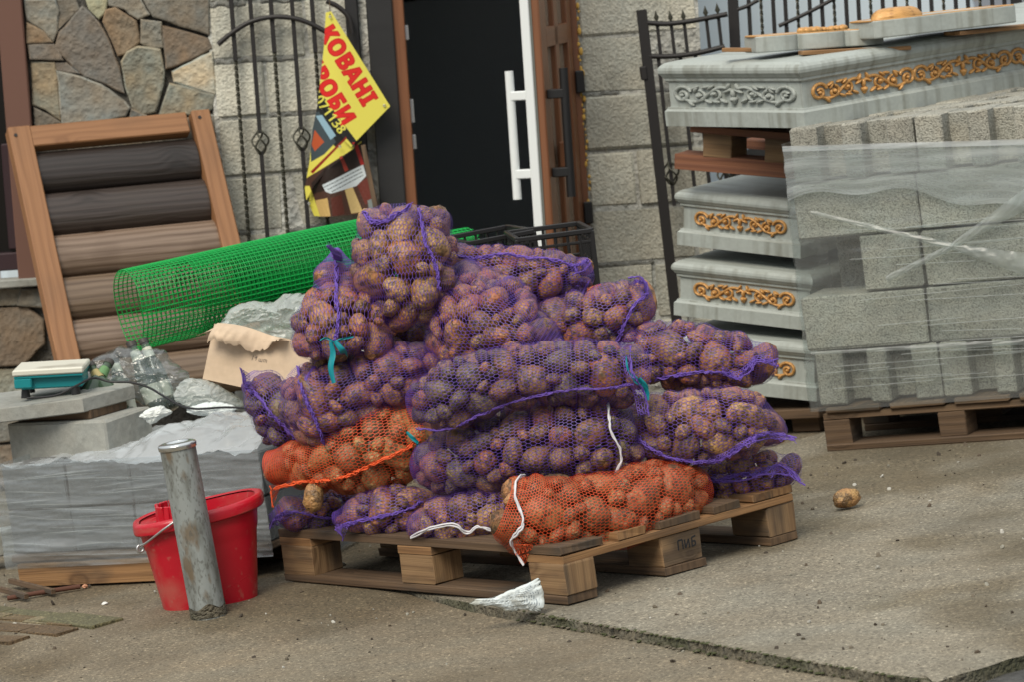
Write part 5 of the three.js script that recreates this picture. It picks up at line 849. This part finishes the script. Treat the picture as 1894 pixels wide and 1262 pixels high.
function plinth(label, C, X, W, D, H, mats, ends) { // C near bottom corner; X along the front face
  const g = thing('ornate_plinth', label, 'plinth', C, 'grey cast plinths with scroll reliefs'); basis(g, X, V(0, 1, 0));
  const cx = W / 2, cz = -D / 2, s = H / 0.2, sh = q => boxUV(q.translate(cx, 0, cz), rnd() * 3, rnd() * 3);
  part('base', sh(rectLoft(W, D, [[0.0, 0], [0.0, 0.046 * s], [-0.006, 0.052 * s], [-0.008, 0.058 * s]])), M.plinth, g);
  part('body', sh(rectLoft(W - 0.03, D - 0.03, [[0, 0.056 * s], [0, 0.137 * s]])), M.plinth, g);
  part('cornice', sh(rectLoft(W - 0.03, D - 0.03, [[0.003, 0.136 * s], [0.008, 0.141 * s], [0.008, 0.148 * s], [0.013, 0.153 * s], [0.016, 0.158 * s], [0.021, 0.165 * s], [0.022, 0.174 * s], [0.020, 0.182 * s], [0.013, 0.19 * s], [0.004, 0.196 * s], [-0.02, 0.2 * s]])), M.plinth, g);
  for (const [face, mat, n, len] of ends) {
    for (let i = 0; i < n; i++) {
      const k = len / 0.34, m = part('scroll_relief', scrollShort, mat, g, mat === M.gold ? 'gold painted scroll relief' : 'unpainted grey scroll relief');
      m.scale.set(k, s * 1.0, 1.5);
      if (face === 'front') m.position.set((W - n * len) / 2 + i * len, 0.066 * s, -0.012);
      else { m.rotation.y = face === 'right' ? Math.PI / 2 : -Math.PI / 2; if (face === 'right') m.position.set(W - 0.012, 0.066 * s, -0.05 - i * len); else m.position.set(0.012, 0.066 * s, -0.05 - (i + 1) * len + len - (-0)); }
    }
  }
  return g;
}
rnd = mulberry(91);
const kP = perPx(-2.2);
// lower three, short gold ends to the viewer
const lower = [
  ['grey plinth with gold scrolls, upper one of the lower three, beside the wrapped block stack', [1252, 452], [1480, 478], 0.178, -2.62, -2.36, 0.33],
  ['grey plinth with gold scrolls, middle one of the lower three beside the blocks', [1246, 582], [1500, 612], 0.178, -2.62, -2.34, 0.36],
  ['lowest grey plinth with gold scrolls, half hidden behind the right-hand sacks', [1240, 716], [1510, 744], 0.182, -2.62, -2.32, 0.36]];
for (const [label, a, b, H, za, zb, len] of lower) { const A = atZ(...a, za), B = atZ(...b, zb), X = B.clone().sub(A); plinth(label, A, X, X.length(), 0.75, H, 0, [['front', M.gold, 1, len]]); }
{ // pallet pieces: under the lowest plinth and between the upper ones
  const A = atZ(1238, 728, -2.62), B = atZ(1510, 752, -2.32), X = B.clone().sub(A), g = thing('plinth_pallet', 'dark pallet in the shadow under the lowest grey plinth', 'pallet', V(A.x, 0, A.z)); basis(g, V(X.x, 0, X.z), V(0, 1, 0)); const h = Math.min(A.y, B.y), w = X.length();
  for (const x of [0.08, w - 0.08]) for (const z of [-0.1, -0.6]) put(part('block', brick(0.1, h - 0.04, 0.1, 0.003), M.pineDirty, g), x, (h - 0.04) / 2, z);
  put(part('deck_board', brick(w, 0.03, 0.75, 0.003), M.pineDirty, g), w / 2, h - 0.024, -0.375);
  const C = atZ(1262, 312, -2.5), D = atZ(1480, 330, -2.3), X2 = D.clone().sub(C), q = thing('pallet', 'reddish pallet piece between the top plinth and the one below', 'pallet', C); basis(q, X2, V(0, 1, 0)); const w2 = X2.length(); rnd = mulberry(93);
  put(part('skid', brick(w2 + 0.05, 0.05, 0.09, 0.003, 0.002), M.pineRed, q), w2 / 2, 0.022, -0.04); put(part('skid', brick(w2 + 0.02, 0.03, 0.09, 0.003, 0.002), M.pineRed, q), w2 / 2, 0.022, -0.5);
  for (const x of [0.12, w2 - 0.07]) for (const z of [-0.05, -0.5]) put(part('block', brick(0.10, 0.078, 0.11, 0.003, 0.002), M.pineBlock, q), x, 0.082, z); put(part('deck_board', brick(w2 - 0.04, 0.022, 0.14, 0.002, 0.002), M.pineRed, q), w2 / 2 + 0.02, 0.131, -0.04); put(part('deck_board', brick(w2 - 0.04, 0.022, 0.14, 0.002, 0.002), M.pineRed, q), w2 / 2 + 0.02, 0.131, -0.4);
}
{ // the long one on top, corner towards the viewer
  const C = atZ(1489, 237, -1.96), Lf = atZ(1232, 233, -2.52), X = C.clone().sub(Lf), W = X.length(), Y = V(0, 1, 0);
  const g = plinth('long grey plinth on top, unpainted scrolls on its end and gold ones along its side', Lf, X, W, 2.2, 0.2, 0, [['front', M.plinth, 1, W * 0.86], ['right', M.gold, 5, 0.40]]);
}
// wrapped stack of hollow blocks
{
  const O = atY(1528, 838, 0), Rp = atY(1894, 814, 0), X = Rp.clone().sub(O).normalize(); const g0 = thing('block_stack', 'stack of grey hollow concrete blocks bound in clear film at the right edge', 'block stack', O); basis(g0, X, V(0, 1, 0)); rnd = mulberry(95);
  // pallet
  const L = 1.2, D = 0.8, pp = thing('pallet', 'weathered pallet carrying the wrapped concrete blocks at the right edge', 'pallet', O.clone()); basis(pp, X, V(0, 1, 0));
  for (const [z, n] of [[-0.06, 1], [-0.4, 0], [-0.74, 0]]) { for (const x of [0.04, 0.40, 0.78, 1.12]) put(part('block', brick(0.085, 0.075, 0.1, 0.003, 0.002), M.pineDirty, pp), x, 0.058, z); put(part('skid', brick(L, 0.02, 0.11, 0.003, 0.002), M.pineDirty, pp), L / 2, 0.011, z); put(part('stringer', brick(L, 0.02, 0.1, 0.003, 0.002), M.pineGrey, pp), L / 2, 0.106, z); }
  for (let i = 0; i < 6; i++) put(part('deck_board', brick(0.17, 0.018, D, 0.003, 0.002), M.pineGrey, pp), 0.1 + i * 0.2, 0.126, -D / 2);
  // courses: lean makes the upper ones drift left
  const bh = 0.168, bl = 0.39, y0 = 0.137, hollow = (w, h, d, side) => { // face with two hollows showing when laid on its side
    const q = []; for (const [a, b] of [[0, 0.22], [0.42, 0.58], [0.78, 1]]) q.push(chamfer(w * (b - a), h, d, 0.005, 0.002).translate(w * ((a + b) / 2 - 0.5), 0, 0)); q.push(chamfer(w - 0.004, h - 0.008, d - 0.07, 0.002).translate(0, 0, -0.034)); return boxUV(merge(q.map(x => x)), rr(0, 3), rr(0, 3)); };
  for (let r = 0; r < 5; r++) {
    const kind = r === 0 || r === 4 ? 'hollow' : 'solid', off = [-0.005, -0.03, 0.17, -0.02, -0.01][r], dx = 0.004 * r; let x = off - (r === 2 ? 0.19 : 0);
    for (let c = 0; c < 4; c++) {
      for (const z of [-0.1, -0.34, -0.56, -0.78]) { if (z < -0.2 && r < 4) continue; const m = part('hollow_block', kind === 'hollow' ? hollow(bl - 0.006, bh - 0.005, 0.19) : boxUV(chamfer((r === 2 && c === 0 ? 0.19 : bl) - 0.006, bh - 0.005, 0.19, 0.006, 0.002), rr(0, 3), rr(0, 3)), M.stackBlock[Math.floor(rr(0, 3))], g0);
        put(m, x + (r === 2 && c === 0 ? 0.095 + 0.19 : bl / 2) + dx, y0 + (r + 0.5) * bh, z + rr(-0.006, 0.006), 0, rr(-0.008, 0.008), rr(-0.004, 0.004)); }
      x += r === 2 && c === 0 ? 0.385 : bl;
    }
  }
  const core = part('hollow_block', boxUV(chamfer(1.25, bh * 4 - 0.01, 0.5, 0.005).translate(0.66, y0 + bh * 2, -0.46)), M.stackBlock[1], g0);
  // stretch film: a thin clear sheet, a gathered upper hem and two crossing folds
  const wr = (u, v, s) => (noise3(u * 4, v * 40, s, 3) - 0.5) * 0.006 + (noise3(u * 9, v * 110, s, 4) - 0.5) * 0.003, yT = y0 + bh * 4.75;
  const e0 = y => -0.028 + 0.004 * (y - y0) / bh, film = (n, ya, yb, m, z, s, nu = 80, nv = 60, xa = 0) => part(n, gridSheet(nu, nv, (u, v) => { const y = mixn(ya(u), yb(u), v); return V(mixn(e0(y) + xa, 1.45, u), y, z + wr(u * 2, (y - y0), s)); }), m, g0);
  film('film_wrap', u => y0 - 0.01, u => yT - 0.02 - 0.10 * u, M.filmStack, 0.012, 1);
  film('film_hem', u => yT - 0.17 - 0.12 * u + 0.03 * Math.sin(u * 9) + 0.012 * Math.sin(u * 31), u => yT - 0.01 - 0.10 * u, M.filmBand, 0.018, 2, 80, 20);
  film('film_hem', u => yT - 0.022 - 0.10 * u, u => yT - 0.006 - 0.10 * u, M.filmTop, 0.021, 3, 80, 6);
  const strip = (a, b, w0, w1, z) => part('film_fold', gridSheet(40, 8, (u, v) => { const p = a.clone().lerp(b, u), w = mixn(w0, w1, u) ; return V(p.x, p.y + (v - 0.5) * w, z + 0.006 * Math.cos((v - 0.5) * 3) + wr(u * 3, v * 0.3, 5)); }), M.filmCross, g0);
  const onF = (px, py) => { const n = V(0, 0, 1).applyQuaternion(g0.quaternion), d = ray(px, py), t = O.clone().addScaledVector(n, 0.02).sub(EYE).dot(n) / d.dot(n); return g0.worldToLocal(EYE.clone().addScaledVector(d, t)); };
  strip(onF(1500, 392), onF(1760, 455), 0.012, 0.022, 0.022); strip(onF(1640, 515), onF(1760, 455), 0.02, 0.018, 0.024); strip(onF(1760, 455), onF(1900, 365), 0.02, 0.06, 0.023); strip(onF(1760, 455), onF(1900, 490), 0.018, 0.07, 0.022);
  strip(onF(1500, 655), onF(1894, 632), 0.008, 0.02, 0.02);
  rnd = mulberry(96); for (let i = 0; i < 26; i++) { const y = rr(y0 + 0.02, yT - 0.2), x0 = rr(0, 0.6), x1 = x0 + rr(0.2, 0.6); strip(V(x0, y, 0), V(x1, y + rr(-0.02, 0.01), 0), rr(0.0015, 0.004), rr(0.001, 0.003), 0.019); }
  part('film_side', gridSheet(10, 60, (u, v) => { const y = mixn(y0 - 0.01, yT, v); return V(e0(y) - 0.004 + wr(u, v, 8), y, 0.012 - u * 0.3); }), M.filmStack, g0);
}
// cloud-shaped cast ornaments lying on top
function ornament(label, P0, P1, thick, prof, back) { // front edge from P0 to P1, prof(u) swells it towards the viewer
  const g = thing('cast_ornament', label, 'ornament', P0, 'flat cast ornaments on the top plinth'), X = P1.clone().sub(P0), w = X.length(); basis(g, X, V(0, 1, 0));
  const pts = []; for (let i = 0; i <= 60; i++) pts.push(new THREE.Vector2(i / 60 * w, -prof(i / 60))); for (let i = 60; i >= 0; i--) pts.push(new THREE.Vector2(i / 60 * w, back(i / 60)));
  const e = new THREE.ExtrudeGeometry(new THREE.Shape(pts), { depth: thick - 0.008, bevelEnabled: true, bevelSize: 0.004, bevelThickness: 0.004, bevelSegments: 2 }); e.rotateX(-Math.PI / 2).translate(0, 0.004, 0); part('body', boxUV(e), M.plinth, g);
  part('gilt_edge', tube(pts.map(p => V(p.x, thick - 0.001, -p.y)), 0.003, 240, 5, true), M.gold, g); return { g, w };
}
{
  rnd = mulberry(97);
  const A = ornament('smaller cast scalloped ornament with gilt rim, at the near end of the top plinth', atZ(1394, 98, -2.18), atZ(1622, 82, -2.26), 0.05, u => 0.012 + 0.04 * Math.sqrt(Math.abs(Math.sin(u * Math.PI * 2.6 + 0.4))), u => 0.08 + 0.05 * Math.sin(Math.PI * u)), L = [];
  for (let i = 0; i < 46; i++) { const s = new THREE.SphereGeometry(rr(0.006, 0.013), 7, 5); s.scale(1.4, 0.9, 1); L.push(s.translate(rr(0.42, 0.78) * A.w, 0.056, rr(-0.07, -0.03))); } part('gilt_relief', merge(L), M.gold, A.g);
  const B = ornament('larger cast wavy ornament with a gilt boss, lying on the top plinth', atZ(1612, 72, -2.14), atZ(1868, 42, -2.34), 0.054, u => 0.02 + 0.03 * Math.sin(Math.PI * Math.pow(u, 0.8)) + 0.01 * Math.sin(u * 9), u => 0.12 + 0.08 * Math.sin(Math.PI * u) + 0.01 * Math.sin(u * 12));
  const e = new THREE.SphereGeometry(1, 40, 14, 0, 2 * Math.PI, 0, Math.PI / 2), ep = e.attributes.position; for (let i = 0; i < ep.count; i++) { const a = Math.atan2(ep.getZ(i), ep.getX(i)), k = 1 + 0.05 * Math.sin(a * 5) + 0.06 * (noise3(ep.getX(i) * 3, ep.getY(i) * 5, ep.getZ(i) * 3, 7) - 0.5), st = ep.getY(i) > 0.75 ? 0.75 + (ep.getY(i) - 0.75) * 0.3 : ep.getY(i); ep.setXYZ(i, ep.getX(i) * 0.085 * k, st * 0.042, ep.getZ(i) * 0.055 * k); } e.computeVertexNormals(); e.translate(0.24 * B.w, 0.052, -0.05); part('gilt_boss', e, M.gold, B.g);
  rnd = mulberry(98);
  const pl = (label, p, q2, z1, z2, w) => { const a = atZ(...p, z1), b = atZ(...q2, z2); tag(part('plank', boxUV(bar(a, b, 0.012, w)), M.pine, null), label, 'plank'); };
  pl('splintered pale plank end under the smaller cast ornament', [1338, 92], [1420, 92], -2.24, -2.2, 0.05); pl('thin brown plank sticking out under the middle of the cast ornaments', [1480, 98], [1680, 88], -2.13, -2.2, 0.05); pl('reddish plank under the far end of the larger ornament', [1760, 62], [1960, 42], -2.26, -2.5, 0.08);
}
// iron gate and fence behind
function spear(x, y, z, k = 1) { const g = new THREE.LatheGeometry([[0, 0.05], [0.004, 0.038], [0.011, 0.018], [0.004, 0.006], [0.007, 0.003], [0.007, 0], [0, 0]].map(([a, b]) => new THREE.Vector2(a * k, b * k)), 8); g.scale(1, 1, 0.5); return g.translate(x, y, z); }
{
  const z = -3.42, A = atZ(1186, 18, z), B = atZ(1252, 600, z), g = thing('iron_gate', 'black wrought iron gate with curved rails and spear tips beside the block wall', 'gate', V(B.x, 0, z));
  const loc = (px, py, dz = 0) => atZ(px, py, z + dz).sub(g.position), up = A.clone().sub(B).normalize();
  part('gate_post', boxUV(bar(B.clone().addScaledVector(up, -0.75).sub(g.position), A.clone().sub(g.position), 0.034)), M.iron, g);
  part('hinge', moved(chamfer(0.022, 0.045, 0.045, 0.003), loc(1190, 135).x, loc(1190, 135).y, 0.0), M.iron, g);
  const up1 = [[1196, 42], [1230, 44], [1270, 40], [1310, 33], [1345, 26]], up2 = [[1200, 104], [1240, 104], [1290, 98], [1340, 86]], dn = [[1200, 320], [1260, 312], [1340, 300]];
  part('rail', tube(up1.map(q => loc(...q, 0.01)), 0.009, 30, 5), M.iron, g); part('rail', tube(up2.map(q => loc(...q, 0.01)), 0.009, 30, 5), M.iron, g);
  const tops = [[1216, 44, 0], [1242, 43, 1], [1264, 42, 1], [1306, 18, 1], [1327, 16, 1]], lower = [[1216, 104], [1246, 104], [1275, 102], [1306, 96]];
  for (const [px, py] of [[1215, 43], [1241, 43], [1265, 41], [1306, 34], [1328, 29]]) { const a = loc(px, py), b = loc(px + 7, py + 62); part('bar', boxUV(bar(b, a, 0.011)), M.iron, g); const t = loc(px - 1.5, py - 14); part('spear_tip', spear(a.x, a.y + 0.004, a.z, 0.8), M.ironTwist, g); }
  for (const [px, knot] of [[1217, 1], [1258, 0], [1286, 0], [1318, 2]]) { const a = loc(px, 103), b = loc(px + 30, 380); part('bar', boxUV(bar(b, a, 0.012)), M.iron, g); if (knot) { const c = loc(px + 24, knot === 1 ? 320 : 325); part('basket_knot', basketKnot(c, 0.08, 0.025), M.ironTwist, g); } }
  // fence panels beyond the gate
  const z2 = -3.5, f = thing('iron_fence', 'black iron fence with alternating twisted bars behind the stacked plinths', 'fence', V(atZ(1360, 60, z2).x, 0, z2)), lf = (px, py, dz = 0) => atZ(px, py, z2 + dz).sub(f.position);
  part('fence_post', boxUV(bar(lf(1372, 330), lf(1352, -60), 0.034)), M.iron, f); part('fence_post', boxUV(bar(lf(1905, 250), lf(1872, -60), 0.034)), M.iron, f);
  let n = 0; for (let px = 1382; px < 1870; px += 22.5, n++) { const a = lf(px, -40), b = lf(px + 16, 260); part('bar', n % 3 === 1 ? twisted(b, a, 0.0085) : boxUV(bar(b, a, 0.013)), n % 3 === 1 ? M.ironTwist : M.iron, f); }
  for (const [p, q] of [[[1362, 18], [1402, 0]], [[1440, 48], [1545, -4]]]) part('brace', tube([lf(...p, 0.012), lf((p[0] + q[0]) / 2, (p[1] + q[1]) / 2 + 2, 0.012), lf(...q, 0.012)], 0.007, 10, 5), M.iron, f);
  part('rail', boxUV(bar(lf(1360, 255), lf(1890, 200), 0.014)), M.iron, f);
}
// vehicles parked far behind the fence
function car(label, cat, O, X, paint, van) {
  const g = thing('parked_car', label, cat, O, 'vehicles parked behind the fence'); basis(g, X, V(0, 1, 0)); const w = 1.7;
  const side = [[0, 0.32], [0.05, 0.75], [0.35, 0.92], [1.15, 1.02], [1.75, 1.5], [3.1, 1.52], [3.85, 1.05], [4.25, 1.0], [4.35, 0.5], [4.3, 0.32]].map(([x, y]) => van ? [x, y > 0.8 ? Math.max(y, 1.15) + (y > 1.3 ? 0.6 : 0.15) : y] : [x, y]), sh = new THREE.Shape(side.map(p => new THREE.Vector2(...p)));
  part('body', new THREE.ExtrudeGeometry(sh, { depth: w, bevelEnabled: true, bevelSize: 0.04, bevelThickness: 0.05, bevelSegments: 3 }).translate(0, 0, -w), paint, g);
  const win = (a0) => { const a = van ? a0.map(([x, y]) => [x, y > 1.2 ? 1.95 : 1.42]) : a0; part('window', new THREE.ExtrudeGeometry(new THREE.Shape(a.map(p => new THREE.Vector2(...p))), { depth: 0.01, bevelEnabled: false }).translate(0, 0, 0.052), M.glassDark, g); };
  win([[1.3, 1.06], [1.8, 1.43], [2.35, 1.45], [2.35, 1.06]]); win([[2.45, 1.06], [2.45, 1.45], [3.05, 1.45], [3.6, 1.08]]);
  for (const x of [0.85, 3.45]) { const t = part('wheel', new THREE.TorusGeometry(0.24, 0.09, 10, 28).translate(x, 0.33, 0.03), std([0.02, 0.02, 0.02], 0.8), g); part('rim', new THREE.CylinderGeometry(0.18, 0.18, 0.05, 20).rotateX(Math.PI / 2).translate(x, 0.33, 0.05), M.steel, t); }
  for (const [x, y] of [[0.05, 0.7], [4.3, 0.75]]) part('lamp_glass', chamfer(0.12, 0.12, 0.2, 0.02).translate(x, y, -0.05), std([0.7, 0.72, 0.74], 0.15), g);
  return g;
}
car('pale blue-white van seen in strips between the fence bars', 'van', V(-2.2, -0.02, -7.2), V(1, 0, 0.03), std([0.58, 0.68, 0.76], 0.25), true);
car('dark car seen between the fence bars at the upper right corner', 'car', V(2.2, -0.02, -8.6), V(1, 0, -0.05), std([0.02, 0.022, 0.03], 0.25), 0);
// black crates behind the heap
function crate(label, O, X, w, d, h) {
  const g = thing('plastic_crate', label, 'crate', O, 'black plastic crates behind the heap'); basis(g, X, V(0, 1, 0));
  const bx = (n, a, b, c, x, y, z) => part(n, boxUV(chamfer(a, b, c, 0.002).translate(x, y, z)), M.blackPlastic, g);
  for (const z of [0, -d]) { bx('rim', w, 0.014, 0.014, w / 2, h, z); for (const y of [0.02, 0.08, 0.12]) if (y < h - 0.02) bx('slat', w, 0.009, 0.006, w / 2, h - y - 0.01, z); for (let i = 0; i <= 6; i++) bx('rib', i % 6 ? 0.007 : 0.014, h, 0.008, i / 6 * w, h / 2, z); }
  for (const x of [0, w]) { bx('rim', 0.014, 0.014, d, x, h + 0.0005, -d / 2); for (const y of [0.02, 0.08, 0.12]) bx('slat', 0.006, 0.009, d, x, h - y - 0.01, -d / 2); for (let i = 1; i < 5; i++) bx('rib', 0.008, h, 0.007, x, h / 2, -i / 5 * d); }
  bx('bottom', w, 0.006, d, w / 2, 0.004, -d / 2); return g;
}
{
  const mk = (label, a, b, z, dz) => { const A = atZ(...a, z), B = atZ(...b, z + dz), X = B.clone().sub(A), n = Math.max(1, Math.round(A.y / 0.21)), h = A.y / n; crate(label, V(A.x, A.y - h + 0.001, A.z), X, X.length(), 0.3, h - 0.004); for (let i = 0; i < n - 1; i++) crate(`${['bottom', 'second', 'third', 'fourth'][i]} black plastic crate from the ground in the ${a[0] < 900 ? 'left' : 'right'} stack behind the heap`, V(A.x, i * h + 0.001, A.z), V(X.x, 0, X.z), X.length(), 0.3, h - 0.004); };
  mk('open black plastic crate behind the heap, left of the pair', [868, 448], [990, 425], -1.75, -0.05); mk('open black plastic crate behind the heap, right of the pair, by the block wall', [955, 442], [1092, 424], -1.5, -0.02);
}
// ---------- grit, crumbs of soil and litter ----------
{
  rnd = mulberry(99); const geo = new THREE.IcosahedronGeometry(1, 0), N = 1000, im = new THREE.InstancedMesh(geo, std(0xffffff, 0.95), N), m = new THREE.Matrix4(), cols = [[0.05, 0.04, 0.03], [0.09, 0.07, 0.05], [0.25, 0.24, 0.2], [0.14, 0.12, 0.09], [0.42, 0.41, 0.37]];
  for (let i = 0; i < N; i++) { let x = rr(-2, 1.5), z = rr(-1.9, 1.7); const p = V(x, 0, z), side = p.clone().sub(jointA).dot(jn) > 0; if (!side && z > 1.44 - (x - 0.735) * 0.83) { z = rr(-1.5, 0.3); } const y = side ? frontY(V(x, 0, z)) : 0, s = Math.pow(rnd(), 3) * 0.006 + 0.0015; m.compose(V(x, y + s * 0.2, z), new THREE.Quaternion().setFromEuler(new THREE.Euler(rr(0, 3), rr(0, 3), rr(0, 3))), V(s * rr(0.8, 1.8), s * 0.6, s)); im.setMatrixAt(i, m); im.setColorAt(i, lin(...cols[Math.floor(Math.pow(rnd(), 1.4) * 5)])); }
  im.name = 'grit'; im.userData.kind = 'stuff'; im.userData.label = 'scattered grit and crumbs of soil on the pavement'; im.castShadow = im.receiveShadow = true; scene.add(im);
  const bit = (px, py, r, m, label, cat) => { const p = atY(px, py, 0), g = new THREE.IcosahedronGeometry(1, 1), q = g.attributes.position; for (let i = 0; i < q.count; i++) { const k = 0.7 + 0.6 * noise3(q.getX(i) * 2 + px, q.getY(i) * 2, q.getZ(i) * 2, 4); q.setXYZ(i, q.getX(i) * k, q.getY(i) * k * 0.6, q.getZ(i) * k); } g.computeVertexNormals(); const o = tag(part('litter_scrap', g, m, null), label, cat); o.scale.setScalar(r); o.position.set(p.x, frontY(p) + r * 0.3, p.z); };
  const w = std([0.66, 0.66, 0.64], 0.7); bit(195, 1119, 0.0085, w, 'white paper crumb on the dirt left of the bucket', 'litter'); bit(70, 1099, 0.005, w, 'tiny white crumb near the dark stick at the left edge', 'litter'); bit(158, 1087, 0.009, std([0.5, 0.25, 0.15], 0.8), 'reddish crumb beneath the pallet plank at left', 'litter'); bit(1178, 1158, 0.006, w, 'tiny white crumb beside the broken slab joint', 'litter');
  const sticks = [[[0, 1090], [50, 1104], 'thin brown stick poking out at the lower left edge, nearer one'], [[20, 1075], [100, 1095], 'thin brown stick poking out at the lower left edge, farther one']];
  for (const [a, b, l] of sticks) { const A = atY(...a, 0.02), B = atY(...b, 0.012); tag(part('wooden_stick', boxUV(bar(A, B, 0.014)), M.pineDirty, null), l, 'stick'); }
  const rb = atY(15, 1112, 0), rb2 = atY(150, 1090, 0); tag(part('rusty_rod', tube([V(rb.x, 0.007, rb.z), V((rb.x + rb2.x) / 2, 0.008, (rb.z + rb2.z) / 2), V(rb2.x, 0.007, rb2.z)], 0.007, 10, 7), std([0.09, 0.035, 0.02], 0.85), null), 'dark rusty rod lying on the dirt at lower left', 'rod');
  const blk = thing('concrete_block', 'pale concrete block half in frame at the lower left edge beside the wrapped load', 'block', atY(-40, 1060, 0)); rnd = mulberry(33); put(part('body', brick(0.16, 0.075, 0.1, 0.006, 0.003), M.greyCast, blk), 0.055, 0.075, -0.05, 0, 0.3, 0);
}
renderer.render(scene, camera);
